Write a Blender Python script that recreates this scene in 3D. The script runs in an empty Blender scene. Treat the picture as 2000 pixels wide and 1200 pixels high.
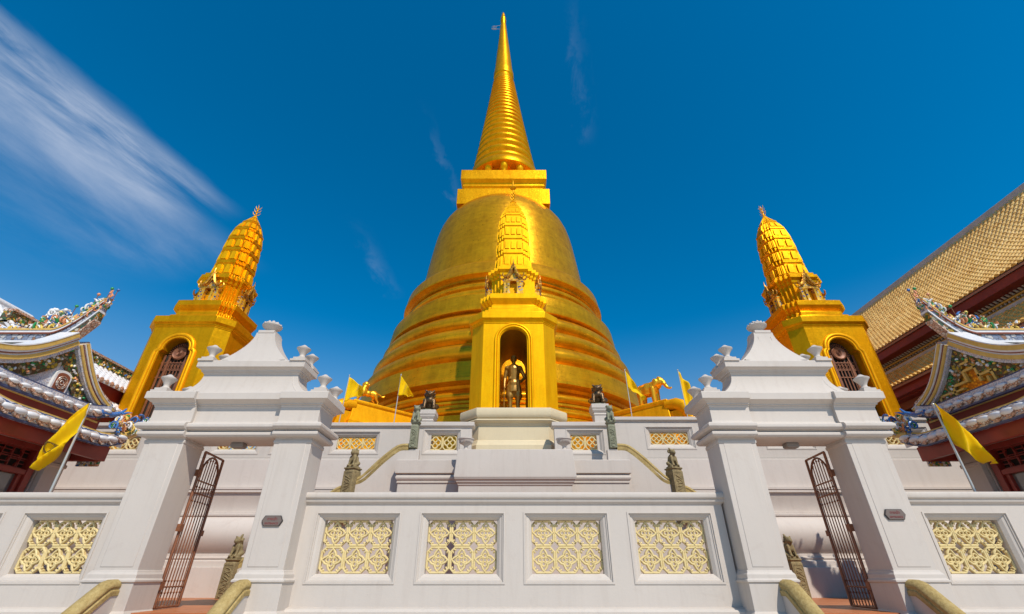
import bpy, bmesh, math, random
from math import sin, cos, pi, radians as rad
from mathutils import Vector, Matrix
random.seed(7)
S = bpy.context.scene
C = S.collection

# ------------------------------------------------------------ camera, sky, sun, exposure
cd = bpy.data.cameras.new('camera'); cam = bpy.data.objects.new('camera', cd); C.objects.link(cam)
cd.sensor_width = 36; cd.lens = 15.97; cd.clip_end = 5000; cd.clip_start = 0.05
cam.location = (-0.035, 0, 0); cam.rotation_euler = (rad(90 + 30.6), 0, 0)
S.camera = cam
SUN_AZ, SUN_EL = 27, 48                       # sun behind the viewer, to the right
w = bpy.data.worlds.new('World'); S.world = w; w.use_nodes = True
NT = w.node_tree; N = NT.nodes; L = NT.links
for n in list(N): N.remove(n)
def nd(t, **k):
    n = N.new(t)
    for a, b in k.items(): setattr(n, a, b)
    return n
def mth(op, a, b=None, c=None, clamp=False):
    n = nd('ShaderNodeMath', operation=op); n.use_clamp = clamp
    for i, v in enumerate((a, b, c)):
        if v is None: continue
        if isinstance(v, (int, float)): n.inputs[i].default_value = v
        else: L.new(v, n.inputs[i])
    return n.outputs[0]
sky = nd('ShaderNodeTexSky', sky_type='NISHITA', sun_disc=False, sun_elevation=rad(SUN_EL),
         sun_rotation=rad(180 - SUN_AZ), altitude=300, air_density=1.0, dust_density=0.35, ozone_density=3.0)
hs = nd('ShaderNodeHueSaturation'); hs.inputs['Hue'].default_value = 0.490
hs.inputs['Saturation'].default_value = 1.12; hs.inputs['Value'].default_value = 1.0
tint = nd('ShaderNodeMixRGB', blend_type='MULTIPLY'); tint.inputs[0].default_value = 1; tint.inputs[2].default_value = (.50, 1.07, 1.46, 1)
L.new(sky.outputs[0], tint.inputs[1]); L.new(tint.outputs[0], hs.inputs['Color'])
tc = nd('ShaderNodeTexCoord'); sx = nd('ShaderNodeSeparateXYZ'); L.new(tc.outputs['Generated'], sx.inputs[0])
zc = mth('MAXIMUM', sx.outputs[2], 0.05)
U = mth('DIVIDE', sx.outputs[0], zc); W = mth('DIVIDE', sx.outputs[1], zc)
def cloud(u0, w0, du, dw, ln, wl, wr, noise_scale, stretch, lo, hi, seed):
    """a cirrus streak on the sky plane: starts at (u0,w0), runs along (du,dw)"""
    q = math.hypot(du, dw); du /= q; dw /= q
    pu = mth('SUBTRACT', U, u0); pw = mth('SUBTRACT', W, w0)
    a = mth('ADD', mth('MULTIPLY', pu, du), mth('MULTIPLY', pw, dw))
    b = mth('SUBTRACT', mth('MULTIPLY', pu, dw), mth('MULTIPLY', pw, du))
    cx = nd('ShaderNodeCombineXYZ'); L.new(mth('MULTIPLY', a, stretch), cx.inputs[0]); L.new(b, cx.inputs[1]); cx.inputs[2].default_value = seed
    nz = nd('ShaderNodeTexNoise'); nz.inputs['Scale'].default_value = noise_scale; nz.inputs['Detail'].default_value = 9
    nz.inputs['Roughness'].default_value = 0.62; nz.inputs['Distortion'].default_value = 0.35; L.new(cx.outputs[0], nz.inputs['Vector'])
    wob = mth('MULTIPLY', mth('SUBTRACT', nz.outputs[0], 0.5), 0.16)
    bb = mth('ADD', b, wob)
    def ss(v, e0, e1):
        m = nd('ShaderNodeMapRange', interpolation_type='SMOOTHSTEP'); L.new(v, m.inputs[0])
        m.inputs[1].default_value = e0; m.inputs[2].default_value = e1; return m.outputs[0]
    left = ss(bb, -wl, 0.0); right = mth('SUBTRACT', 1.0, ss(bb, 0.0, wr))
    al = mth('MULTIPLY', ss(a, -0.25, 0.05), mth('SUBTRACT', 1.0, ss(a, ln * .7, ln)))
    m = mth('MULTIPLY', mth('MULTIPLY', left, right), al)
    return mth('MULTIPLY', m, ss(nz.outputs[0], lo, hi))
masks = [mth('MULTIPLY', cloud(-1.10, 0.44, .17, .56, .74, .50, .06, 5.5, .32, .26, .74, 1.3), 0.52),
         mth('MULTIPLY', cloud(-1.12, 0.44, .17, .56, .62, .26, .05, 16, .30, .34, .70, 7.3), 0.34),
         mth('MULTIPLY', cloud(-1.20, 0.55, .20, .9, .95, .95, .12, 2.0, .7, .25, .85, 4.1), 0.36),
         mth('MULTIPLY', cloud(-.50, 1.32, .02, .3, .32, .05, .05, 9, .6, .35, .8, 2.2), 0.10),
         mth('MULTIPLY', cloud(.155, .60, .03, .12, .25, .03, .025, 14, .6, .38, .8, 3.2), 0.09),
         mth('MULTIPLY', cloud(-.18, .92, .02, .12, .16, .03, .025, 12, .6, .38, .8, 6.2), 0.12)]
tot = masks[0]
for m_ in masks[1:]: tot = mth('ADD', tot, m_)
tot = mth('MINIMUM', tot, 0.85)
mx = nd('ShaderNodeMixRGB'); L.new(tot, mx.inputs[0])
hz = nd('ShaderNodeMapRange', interpolation_type='SMOOTHSTEP'); L.new(sx.outputs[2], hz.inputs[0]); hz.inputs[1].default_value = .47; hz.inputs[2].default_value = 0.0; hz.inputs[3].default_value = 0; hz.inputs[4].default_value = .85
hm = nd('ShaderNodeMixRGB'); L.new(hz.outputs[0], hm.inputs[0]); L.new(hs.outputs[0], hm.inputs[1]); hm.inputs[2].default_value = (4.6, 4.7, 4.9, 1)   # pale smog low over the city
L.new(hm.outputs[0], mx.inputs[1]); mx.inputs[2].default_value = (6.3, 6.9, 8.2, 1)
bg = nd('ShaderNodeBackground'); bg.inputs['Strength'].default_value = 0.10
L.new(mx.outputs[0], bg.inputs['Color'])
ow = nd('ShaderNodeOutputWorld'); L.new(bg.outputs[0], ow.inputs['Surface'])

sd = bpy.data.lights.new('sun', 'SUN'); sd.energy = 4.4; sd.angle = rad(0.55); sd.color = (1.0, 0.92, 0.81)
sun = bpy.data.objects.new('sun', sd); C.objects.link(sun); sun.location = (20, -20, 30)
sv = Vector((sin(rad(SUN_AZ)) * cos(rad(SUN_EL)), -cos(rad(SUN_AZ)) * cos(rad(SUN_EL)), sin(rad(SUN_EL))))
sun.rotation_euler = sv.to_track_quat('Z', 'Y').to_euler()
S.view_settings.view_transform = 'Standard'; S.view_settings.look = 'None'
S.view_settings.exposure = 0.0; S.view_settings.gamma = 1
S.render.engine = 'CYCLES'

# ------------------------------------------------------------ materials
class MT:
    def __init__(s, name, rough=.6, metal=0., spec=.5):
        s.m = bpy.data.materials.new(name); s.m.use_nodes = True
        s.t = s.m.node_tree; s.b = s.t.nodes['Principled BSDF']
        s.b.inputs['Roughness'].default_value = rough; s.b.inputs['Metallic'].default_value = metal
        s.b.inputs['Specular IOR Level'].default_value = spec
        s.tc = s.t.nodes.new('ShaderNodeTexCoord').outputs['Object']
    def n(s, t, **k):
        n = s.t.nodes.new(t)
        for a, b in k.items(): setattr(n, a, b)
        return n
    def l(s, a, b): s.t.links.new(a, b)
    def noise(s, sc, det=4, rough=.55, scale3=None, dist=0):
        n = s.n('ShaderNodeTexNoise'); n.inputs['Scale'].default_value = sc; n.inputs['Detail'].default_value = det
        n.inputs['Roughness'].default_value = rough; n.inputs['Distortion'].default_value = dist
        v = s.tc
        if scale3:
            mp = s.n('ShaderNodeMapping'); mp.inputs['Scale'].default_value = scale3; s.l(v, mp.inputs[0]); v = mp.outputs[0]
        s.l(v, n.inputs['Vector']); return n.outputs[0]
    def voro(s, sc, feat='F1', out='Distance', dist='EUCLIDEAN', scale3=None):
        n = s.n('ShaderNodeTexVoronoi', feature=feat); n.inputs['Scale'].default_value = sc
        v = s.tc
        if scale3:
            mp = s.n('ShaderNodeMapping'); mp.inputs['Scale'].default_value = scale3; s.l(v, mp.inputs[0]); v = mp.outputs[0]
        s.l(v, n.inputs['Vector']); return n.outputs[out]
    def ramp(s, v, stops, const=False):
        r = s.n('ShaderNodeValToRGB'); r.color_ramp.interpolation = 'CONSTANT' if const else 'LINEAR'
        e = r.color_ramp.elements
        while len(e) < len(stops): e.new(.5)
        for i, (p, c) in enumerate(stops): e[i].position = p; e[i].color = (*c, 1) if len(c) == 3 else c
        s.l(v, r.inputs[0]); return r.outputs[0]
    def mix(s, f, a, b, mode='MIX'):
        x = s.n('ShaderNodeMixRGB', blend_type=mode)
        for i, v in enumerate((f, a, b)):
            if isinstance(v, (int, float)): x.inputs[i].default_value = v
            elif isinstance(v, tuple): x.inputs[i].default_value = (*v, 1)
            else: s.l(v, x.inputs[i])
        return x.outputs[0]
    def col(s, v):
        if isinstance(v, tuple): s.b.inputs['Base Color'].default_value = (*v, 1)
        else: s.l(v, s.b.inputs['Base Color'])
        return s
    def bump(s, v, st=.2, d=.01):
        b = s.n('ShaderNodeBump'); b.inputs['Strength'].default_value = st; b.inputs['Distance'].default_value = d
        s.l(v, b.inputs['Height']); s.l(b.outputs[0], s.b.inputs['Normal']); return s
    def rough(s, v, lo, hi):
        m = s.n('ShaderNodeMapRange'); m.inputs[3].default_value = lo; m.inputs[4].default_value = hi
        s.l(v, m.inputs[0]); s.l(m.outputs[0], s.b.inputs['Roughness']); return s

def gold_mat(name, c0, c1, metal=.85, r0=.30, r1=.5, tile=True, sc=1.2):
    k = MT(name, metal=metal, spec=.15); k.b.inputs['Specular Tint'].default_value = (1, .72, .25, 1)
    n1 = k.noise(sc, 6, .62); n2 = k.noise(sc * 9, 4, .7)
    base = k.ramp(n1, [(.3, c0), (.7, c1)])
    base = k.mix(.35, base, k.ramp(n2, [(.3, tuple(x * .72 for x in c0)), (.7, c1)]))
    streak = k.noise(1.0, 5, .65, scale3=(3, 3, .35))
    base = k.mix(.55, base, k.ramp(streak, [(.34, (.70, .66, .60)), (.58, (1, 1, 1))]), 'MULTIPLY')
    k.col(base)
    h = n2
    if tile:      # gilt mosaic squares: every tile catches the light a little differently
        v = k.voro(11, 'F1', 'Color'); sp = k.n('ShaderNodeSeparateColor'); k.l(v, sp.inputs[0])
        h = k.mix(.35, n2, sp.outputs[0])
        k.bump(h, .16, .03)
    else: k.bump(h, .12, .012)
    k.rough(n2, r0, r1)
    return k.m
M = {}
M['gold'] = gold_mat('gilt_mosaic', (.82, .32, .002), (.94, .43, .006), metal=.62, r0=.24, r1=.42)
k = bpy.data.materials.new('gilt_mosaic_courses')     # same gilding, with the courses of tiles running round the stupa
M['gold_st'] = gold_mat('gilt_mosaic_courses', (.80, .325, .003), (.90, .44, .009), metal=.60, r0=.22, r1=.38, sc=.45); M['gold_st'].node_tree.nodes['Principled BSDF'].inputs['Specular IOR Level'].default_value = .55
bpy.data.materials.remove(k)
t_ = M['gold_st'].node_tree; nn = t_.nodes; ll = t_.links
sp_ = nn.new('ShaderNodeSeparateXYZ'); ll.new(nn.new('ShaderNodeTexCoord').outputs['Object'], sp_.inputs[0])
at = nn.new('ShaderNodeMath'); at.operation = 'ARCTAN2'; ll.new(sp_.outputs[1], at.inputs[0]); ll.new(sp_.outputs[0], at.inputs[1])
mu = nn.new('ShaderNodeMath'); mu.operation = 'MULTIPLY'; mu.inputs[1].default_value = 7; ll.new(at.outputs[0], mu.inputs[0])
cb = nn.new('ShaderNodeCombineXYZ'); ll.new(mu.outputs[0], cb.inputs[0]); ll.new(sp_.outputs[2], cb.inputs[1])
bk = nn.new('ShaderNodeTexBrick'); ll.new(cb.outputs[0], bk.inputs['Vector']); bk.inputs['Scale'].default_value = 1; bk.inputs['Brick Width'].default_value = .62; bk.inputs['Row Height'].default_value = .31
bk.inputs['Mortar Size'].default_value = .006; bk.inputs['Color1'].default_value = (1, 1, 1, 1); bk.inputs['Color2'].default_value = (.80, .77, .72, 1); bk.inputs['Mortar'].default_value = (.55, .48, .4, 1); bk.inputs['Bias'].default_value = -.2
sm_ = nn.new('ShaderNodeTexNoise'); sm_.inputs['Scale'].default_value = 1.6; sm_.inputs['Detail'].default_value = 8; sm_.inputs['Roughness'].default_value = .7
mp_ = nn.new('ShaderNodeMapping'); mp_.inputs['Scale'].default_value = (.4, 1.6, 1); ll.new(cb.outputs[0], mp_.inputs[0]); ll.new(mp_.outputs[0], sm_.inputs['Vector'])
rm_ = nn.new('ShaderNodeValToRGB'); rm_.color_ramp.elements[0].position = .36; rm_.color_ramp.elements[0].color = (.62, .54, .46, 1); rm_.color_ramp.elements[1].position = .55; rm_.color_ramp.elements[1].color = (1, 1, 1, 1); ll.new(sm_.outputs[0], rm_.inputs[0])
bs_ = nn['Principled BSDF']; src = bs_.inputs['Base Color'].links[0].from_socket
for tx in (bk.outputs[0], rm_.outputs[0]):
    x_ = nn.new('ShaderNodeMixRGB'); x_.blend_type = 'MULTIPLY'; x_.inputs[0].default_value = .42; ll.new(src, x_.inputs[1]); ll.new(tx, x_.inputs[2]); src = x_.outputs[0]
ll.new(src, bs_.inputs['Base Color'])
M['gold_shaded'] = gold_mat('shade_darkened_gold', (.30, .13, .008), (.44, .20, .014), metal=.3, r0=.45, r1=.6, tile=False)  # gold with the niche interior's shade put into its colour
M['gold_leaf'] = gold_mat('gold_leaf', (.97, .43, .002), (1., .53, .005), metal=.42, r0=.32, r1=.5, tile=False, sc=3)
M['gold_bright'] = gold_mat('polished_gold', (1., .44, .02), (1., .54, .04), metal=.7, r0=.26, r1=.38, tile=False, sc=6)
M['gold_base'] = gold_mat('warm_gilding', (.88, .37, .004), (.98, .47, .010), metal=.42, r0=.38, r1=.55, tile=False, sc=2)

def white_mat(name, c, dirt=.5, streaky=True):
    k = MT(name, rough=.62, spec=.3)
    n1 = k.noise(.7, 6, .6); base = k.ramp(n1, [(.3, tuple(x * .93 for x in c)), (.7, c)])
    st = k.noise(1.0, 7, .7, scale3=(7, 7, .5))
    base = k.mix(dirt, base, k.ramp(st, [(.28, (.84, .81, .79)), (.50, (1, 1, 1))]), 'MULTIPLY')
    sp = k.noise(23, 3, .6)
    base = k.mix(dirt * .5, base, k.ramp(sp, [(.26, (.70, .66, .60)), (.36, (1, 1, 1))]), 'MULTIPLY')
    mo = k.noise(1.9, 8, .72, dist=.6)
    base = k.mix(dirt * .9, base, k.ramp(mo, [(.30, (.82, .77, .75)), (.43, (1, 1, 1))]), 'MULTIPLY')
    k.col(base); k.bump(k.mix(.5, k.noise(14, 6, .7), k.noise(1.2, 3)), .3, .012); return k.m
M['white'] = white_mat('white_limewash', (.545, .487, .432), .42)
M['white_old'] = white_mat('weathered_limewash', (.60, .53, .475), .4)
M['cream'] = white_mat('cream_stone', (.62, .52, .34), .3)
k = MT('cream_pierced_tile', rough=.42)
vt = k.voro(2.4, 'F1', 'Color'); st_ = k.n('ShaderNodeSeparateColor'); k.l(vt, st_.inputs[0])
k.col(k.mix(.5, k.mix(.5, k.ramp(k.noise(5, 5, .6), [(.3, (.56, .42, .16)), (.7, (.72, .58, .28))]), k.ramp(st_.outputs[0], [(0, (.56, .42, .16)), (1, (.76, .62, .32))])), k.ramp(k.noise(14, 6, .7), [(.33, (.38, .28, .13)), (.48, (.72, .58, .29))])))
k.bump(k.noise(40, 3), .3, .004); M['grille'] = k.m
def stone(name, a, b, c, sc=6):
    k = MT(name, rough=.85, spec=.2)
    n1 = k.noise(sc, 8, .68); n2 = k.noise(sc * 5, 5, .7)
    k.col(k.mix(.45, k.ramp(n1, [(.28, a), (.5, b), (.72, c)]), k.ramp(n2, [(.3, a), (.7, c)])))
    k.bump(k.mix(.5, n1, n2), .6, .02); return k.m
M['stone'] = stone('ochre_sandstone', (.17, .11, .035), (.40, .28, .10), (.52, .41, .19))
M['stone_green'] = stone('green_grey_stone', (.10, .105, .07), (.24, .245, .165), (.36, .355, .25))
M['stone_carved'] = stone('carved_weathered_stone', (.07, .06, .035), (.24, .18, .09), (.42, .33, .17), 9)
k = MT('dark_bronze', rough=.38, metal=.75); k.col(k.ramp(k.noise(7, 6, .65), [(.3, (.045, .028, .016)), (.7, (.20, .12, .055))])).bump(k.noise(20, 5, .7), .4, .02); M['bronze'] = k.m
k = MT('statue_bronze', rough=.34, metal=.5); k.col(k.ramp(k.noise(6, 6, .6), [(.3, (.26, .13, .02)), (.7, (.50, .27, .05))])).bump(k.noise(24, 4, .6), .25, .012); M['statue'] = k.m
k = MT('rust_red_iron', rough=.5, metal=.2); k.col(k.ramp(k.noise(9, 6, .7), [(.3, (.15, .05, .022)), (.7, (.30, .115, .05))])).bump(k.noise(60, 3), .3, .003); M['iron'] = k.m
k = MT('terracotta_paving', rough=.45)
br = k.n('ShaderNodeTexBrick'); br.offset = 0; br.inputs['Scale'].default_value = 1; br.inputs['Brick Width'].default_value = .3; br.inputs['Row Height'].default_value = .3
br.inputs['Mortar Size'].default_value = .006; br.inputs['Color1'].default_value = (.50, .17, .055, 1); br.inputs['Color2'].default_value = (.42, .13, .04, 1); br.inputs['Mortar'].default_value = (.28, .13, .07, 1)
k.l(k.tc, br.inputs['Vector']); k.col(k.mix(.3, br.outputs[0], k.ramp(k.noise(1.5, 5), [(.3, (.33, .12, .05)), (.7, (.56, .22, .08))]))); M['terracotta'] = k.m
k = MT('pale_paving', rough=.7)
br = k.n('ShaderNodeTexBrick'); br.inputs['Scale'].default_value = 1; br.inputs['Brick Width'].default_value = .8; br.inputs['Row Height'].default_value = .8
br.inputs['Mortar Size'].default_value = .01; br.inputs['Color1'].default_value = (.60, .54, .46, 1); br.inputs['Color2'].default_value = (.54, .48, .41, 1); br.inputs['Mortar'].default_value = (.25, .22, .19, 1)
k.l(k.tc, br.inputs['Vector']); k.col(br.outputs[0]); M['paving'] = k.m
k = MT('dark_red_paint', rough=.45); k.col(k.ramp(k.noise(3, 5), [(.3, (.20, .018, .010)), (.7, (.29, .03, .017))])).bump(k.noise(30, 3), .15, .003); M['red'] = k.m
k = MT('deep_red_soffit', rough=.6); k.col(k.ramp(k.noise(2, 4), [(.3, (.17, .018, .010)), (.7, (.24, .028, .015))])); M['redsoffit'] = k.m
k = MT('yellow_cloth', rough=.75, spec=.15); k.col(k.ramp(k.noise(6, 3), [(.3, (.97, .70, .0)), (.7, (1., .78, .005))]))
k.b.inputs['Sheen Weight'].default_value = .2
tr = k.n('ShaderNodeBsdfTranslucent'); tr.inputs[0].default_value = (1, .76, .01, 1); ms = k.n('ShaderNodeMixShader'); ms.inputs[0].default_value = .5
k.l(k.b.outputs[0], ms.inputs[1]); k.l(tr.outputs[0], ms.inputs[2]); k.l(ms.outputs[0], k.t.nodes['Material Output'].inputs[0]); M['flag'] = k.m
k = MT('flag_print', rough=.8); k.col((.13, .08, .01)); M['print'] = k.m
k = MT('grey_pole', rough=.4, metal=.6); k.col((.55, .54, .5)); M['pole'] = k.m
k = MT('window_glass', rough=.05, spec=.8); k.col((.16, .15, .14)); M['glass'] = k.m
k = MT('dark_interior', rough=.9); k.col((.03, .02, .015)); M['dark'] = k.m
k = MT('sign_plate', rough=.35, metal=.3); k.col((.20, .15, .125)); M['plate'] = k.m
k = MT('sign_letters', rough=.5); k.col((.22, .02, .02)); M['letters'] = k.m
k = MT('sign_edge', rough=.5); k.col((.03, .022, .02)); M['plate_edge'] = k.m
k = MT('lamp_housing', rough=.5); k.col((.22, .19, .17)); M['lamp'] = k.m
# glazed porcelain mosaics
PAL = [(0, (.70, .66, .58)), (.16, (.62, .25, .10)), (.27, (.75, .42, .22)), (.38, (.05, .24, .07)), (.50, (.04, .12, .35)), (.60, (.72, .68, .62)), (.74, (.62, .40, .06)), (.84, (.30, .40, .45)), (.92, (.75, .7, .6))]
def mosaic(name, sc, pal, edge=.05, grout=(.12, .09, .07), bs=.5):
    k = MT(name, rough=.3)
    v = k.voro(sc, 'F1', 'Color'); sp = k.n('ShaderNodeSeparateColor'); k.l(v, sp.inputs[0])
    c = k.ramp(sp.outputs[0], pal, True)
    e = k.voro(sc, 'DISTANCE_TO_EDGE'); c = k.mix(k.ramp(e, [(edge * .4, (1, 1, 1)), (edge, (0, 0, 0))]), c, grout)
    f = k.noise(sc * 3, 3, .6); c = k.mix(.4, c, k.ramp(f, [(.35, (.55, .5, .5)), (.6, (1, 1, 1))]), 'MULTIPLY')
    k.col(c); k.bump(e, bs, .02); return k.m
M['porcelain'] = mosaic('porcelain_flowers', 17, PAL)
M['floral'] = mosaic('dark_floral_relief', 13, [(0, (.10, .06, .03)), (.2, (.04, .13, .04)), (.40, (.30, .26, .16)), (.52, (.45, .20, .04)), (.62, (.06, .10, .05)), (.78, (.55, .48, .36)), (.88, (.45, .30, .03))], .07, (.05, .03, .02))
M['frieze'] = mosaic('gable_frieze', 5.5, [(0, (.20, .12, .03)), (.25, (.10, .13, .04)), (.45, (.34, .20, .05)), (.6, (.10, .10, .12)), (.72, (.42, .27, .07)), (.86, (.13, .09, .06))], .06, (.10, .06, .02))
M['bluegrey'] = mosaic('blue_grey_mosaic', 9, [(0, (.22, .25, .33)), (.3, (.46, .46, .47)), (.5, (.30, .16, .09)), (.62, (.34, .38, .46)), (.82, (.55, .53, .50))], .07, (.10, .09, .10))
M['orange_scroll'] = mosaic('peach_scroll', 14, [(0, (.62, .36, .24)), (.4, (.70, .50, .38)), (.7, (.66, .6, .52))], .1, (.25, .10, .05))
k = MT('blue_white_scroll', rough=.3)
n1 = k.noise(6.5, 2, .5, dist=2.5)
c = k.ramp(n1, [(.36, (.62, .60, .60)), (.44, (.20, .24, .36)), (.50, (.66, .63, .62)), (.58, (.60, .58, .60)), (.63, (.30, .16, .12)), (.67, (.64, .62, .62))])
k.col(c).bump(n1, .5, .02); M['scroll'] = k.m
k = MT('wavy_eave_paint', rough=.35)
mp = k.n('ShaderNodeTexWave', wave_type='BANDS', bands_direction='Z'); mp.inputs['Scale'].default_value = 3.2; mp.inputs['Distortion'].default_value = 5; mp.inputs['Detail Scale'].default_value = 1.6; mp.inputs['Detail'].default_value = 3
k.l(k.tc, mp.inputs['Vector'])
k.col(k.ramp(mp.outputs[1], [(.15, (.05, .10, .24)), (.28, (.72, .70, .68)), (.72, (.72, .70, .69)), (.82, (.55, .30, .20)), (.95, (.68, .55, .46))])); M['wavy'] = k.m
k = MT('white_tile_ends', rough=.3); k.col(k.ramp(k.noise(8, 4), [(.3, (.66, .65, .66)), (.7, (.78, .77, .76))])); M['whitetile'] = k.m
k = MT('yellow_trim', rough=.4); k.col(k.ramp(k.noise(8, 4), [(.3, (.58, .36, .08)), (.7, (.70, .46, .13))])); M['ytrim'] = k.m
k = MT('navy_trim', rough=.4); k.col((.05, .07, .15)); M['navy'] = k.m
k = MT('brown_trim', rough=.5); k.col((.24, .07, .035)); M['brown'] = k.m
k = MT('blue_porcelain', rough=.25); k.col((.05, .16, .42)); M['blue'] = k.m
k = MT('green_porcelain', rough=.25); k.col((.03, .28, .08)); M['green'] = k.m
k = MT('orange_porcelain', rough=.25); k.col((.70, .28, .12)); M['orange'] = k.m
k = MT('white_porcelain', rough=.25); k.col((.75, .73, .70)); M['porc_white'] = k.m
k = MT('yellow_porcelain', rough=.25); k.col((.75, .52, .10)); M['yellow'] = k.m
k = MT('glazed_roof_tiles', rough=.22, spec=.32)
vc = k.voro(4.5, 'F1', 'Color'); sp = k.n('ShaderNodeSeparateColor'); k.l(vc, sp.inputs[0])
k.col(k.mix(.5, k.ramp(sp.outputs[0], [(0, (.66, .34, .06)), (.5, (.86, .50, .12)), (1, (.95, .64, .22))]), k.ramp(k.noise(.8, 5), [(.3, (.58, .34, .09)), (.7, (.82, .55, .20))])))
k.rough(sp.outputs[1], .10, .28); M['rooftile'] = k.m
k = MT('white_roof_tiles', rough=.45); k.col(k.ramp(k.noise(2, 5), [(.3, (.62, .61, .62)), (.7, (.76, .75, .75))])); M['wroof'] = k.m
k = MT('roof_gutters', rough=.6); k.col((.35, .16, .10)); M['gutter'] = k.m
k = MT('grey_plaster', rough=.7); k.col(k.ramp(k.noise(3, 6, .65), [(.3, (.36, .33, .30)), (.7, (.50, .46, .42))])); M['plaster'] = k.m
k = MT('bare_gold_mosaic', rough=.35, metal=.6)
k.col(k.ramp(k.voro(14, 'F1', 'Distance'), [(.15, (.90, .50, .03)), (.60, (.42, .17, .02))])); M['goldfret'] = k.m
k = MT('jewelled_mosaic', rough=.3, metal=.4)
v = k.voro(16, 'F1', 'Color'); sp = k.n('ShaderNodeSeparateColor'); k.l(v, sp.inputs[0])
k.col(k.ramp(sp.outputs[0], [(0, (.80, .44, .03)), (.42, (.05, .05, .22)), (.50, (.72, .38, .03)), (.76, (.45, .38, .28)), (.82, (.30, .13, .02)), (.88, (.75, .42, .03))], True)); M['jewel'] = k.m

# ------------------------------------------------------------ mesh builder and helpers
class MB:
    def __init__(s, m=1): s.V = []; s.F = []; s.m = m
    def add(s, vs, fs):
        o = len(s.V); s.V += [(v[0] * s.m, v[1], v[2]) for v in vs]; s.F += [tuple(i + o for i in f) for f in fs]
    def box(s, x0, x1, y0, y1, z0, z1):
        s.loft([[(x0, y0, z), (x1, y0, z), (x1, y1, z), (x0, y1, z)] for z in (z0, z1)])
    def loft(s, rings, cap0=True, cap1=True, closed=True):
        n = len(rings[0]); o = []; f = []
        for r in rings: o += list(r)
        for i in range(len(rings) - 1):
            for j in range(n if closed else n - 1):
                a = i * n + j; b = i * n + (j + 1) % n; f.append((a, b, b + n, a + n))
        if cap0: f.append(tuple(range(n))[::-1])
        if cap1: f.append(tuple((len(rings) - 1) * n + i for i in range(n)))
        s.add(o, f)
    def mould(s, plan, prof, cap0=True, cap1=True):      # prof: (offset, z)
        s.loft([[(x, y, z) for x, y in plan(o)] for o, z in prof], cap0, cap1)
    def lathe(s, prof, cx=0, cy=0, n=32, z0=0):
        s.loft([[(cx + r * cos(2 * pi * i / n), cy + r * sin(2 * pi * i / n), z + z0) for i in range(n)] for r, z in prof])
    def tube(s, pts, r, n=8, caps=True):
        P = [Vector(p) for p in pts]; rs = r if isinstance(r, (list, tuple)) else [r] * len(P)
        rings = []; up = None
        for i, p in enumerate(P):
            t = (P[min(i + 1, len(P) - 1)] - P[max(i - 1, 0)]).normalized()
            if up is None: up = Vector((0, 0, 1)) if abs(t.z) < .9 else Vector((1, 0, 0))
            a = t.cross(up).normalized(); b = a.cross(t).normalized(); up = b
            rings.append([p + (a * cos(2 * pi * j / n) + b * sin(2 * pi * j / n)) * rs[i] for j in range(n)])
        s.loft(rings, caps, caps)
    def sweep(s, pts, sec, upv=(0, 0, 1), closed_path=False):   # sec: (side, up) section swept along pts
        P = [Vector(p) for p in pts]; rings = []; U_ = Vector(upv); n = len(P)
        for i, p in enumerate(P):
            if closed_path: t = (P[(i + 1) % n] - P[i - 1]).normalized()
            else: t = (P[min(i + 1, n - 1)] - P[max(i - 1, 0)]).normalized()
            a = t.cross(U_).normalized(); b = a.cross(t).normalized()
            rings.append([p + a * u + b * v for u, v in sec])
        if closed_path: rings.append(rings[0]); s.loft(rings, False, False)
        else: s.loft(rings)
    def ball(s, c, r, n=12, m=8, rot=None):
        rx, ry, rz = r if isinstance(r, tuple) else (r, r, r); rings = []
        for i in range(m + 1):
            a = -pi / 2 + pi * i / m; q = max(cos(a), .02)
            rings.append([Vector((rx * q * cos(2 * pi * j / n), ry * q * sin(2 * pi * j / n), rz * sin(a))) for j in range(n)])
        if rot is not None: rings = [[rot @ v for v in g] for g in rings]
        s.loft([[v + Vector(c) for v in g] for g in rings])
    def cap(s, p, q, r1, r2, n=12):          # capsule
        p = Vector(p); q = Vector(q); s.tube([p, q], [r1, r2], n); s.ball(p, r1, n, 8); s.ball(q, r2, n, 8)
def link(o, parent=None):
    C.objects.link(o)
    if parent is not None: o.parent = parent
    return o
def build(name, mb, mat, parent=None, smooth=30, bev=0, seg=2):
    me = bpy.data.meshes.new(name); me.from_pydata([tuple(v) for v in mb.V], [], mb.F); me.validate()
    bm = bmesh.new(); bm.from_mesh(me); bmesh.ops.recalc_face_normals(bm, faces=bm.faces); bm.to_mesh(me); bm.free()
    mats = mat if isinstance(mat, (list, tuple)) else [mat]
    for x in mats: me.materials.append(x)
    if smooth:
        me.polygons.foreach_set('use_smooth', [True] * len(me.polygons)); me.set_sharp_from_angle(angle=rad(smooth))
    o = bpy.data.objects.new(name, me); link(o, parent)
    if bev:
        b = o.modifiers.new('bevel', 'BEVEL'); b.width = bev; b.segments = seg; b.limit_method = 'ANGLE'; b.angle_limit = rad(30)
        b.harden_normals = False
    return o
def sculpt(name, mb, mat, parent=None, voxel=.02, sm=2):
    o = build(name, mb, mat, parent, smooth=0)
    r = o.modifiers.new('remesh', 'REMESH'); r.mode = 'VOXEL'; r.voxel_size = voxel; r.use_smooth_shade = True
    if sm: q = o.modifiers.new('smooth', 'SMOOTH'); q.iterations = sm; q.factor = .5
    return o
def tag(o, label, cat, group=None):
    o['label'] = label; o['category'] = cat
    if group: o['group'] = group
    return o
def thing(name, label, cat, loc=(0, 0, 0), rz=0, group=None):
    o = bpy.data.objects.new(name, None); o.empty_display_size = .2; link(o)
    o.location = loc; o.rotation_euler = (0, 0, rz); return tag(o, label, cat, group)
def struct(o): o['kind'] = 'structure'; return o
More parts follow.
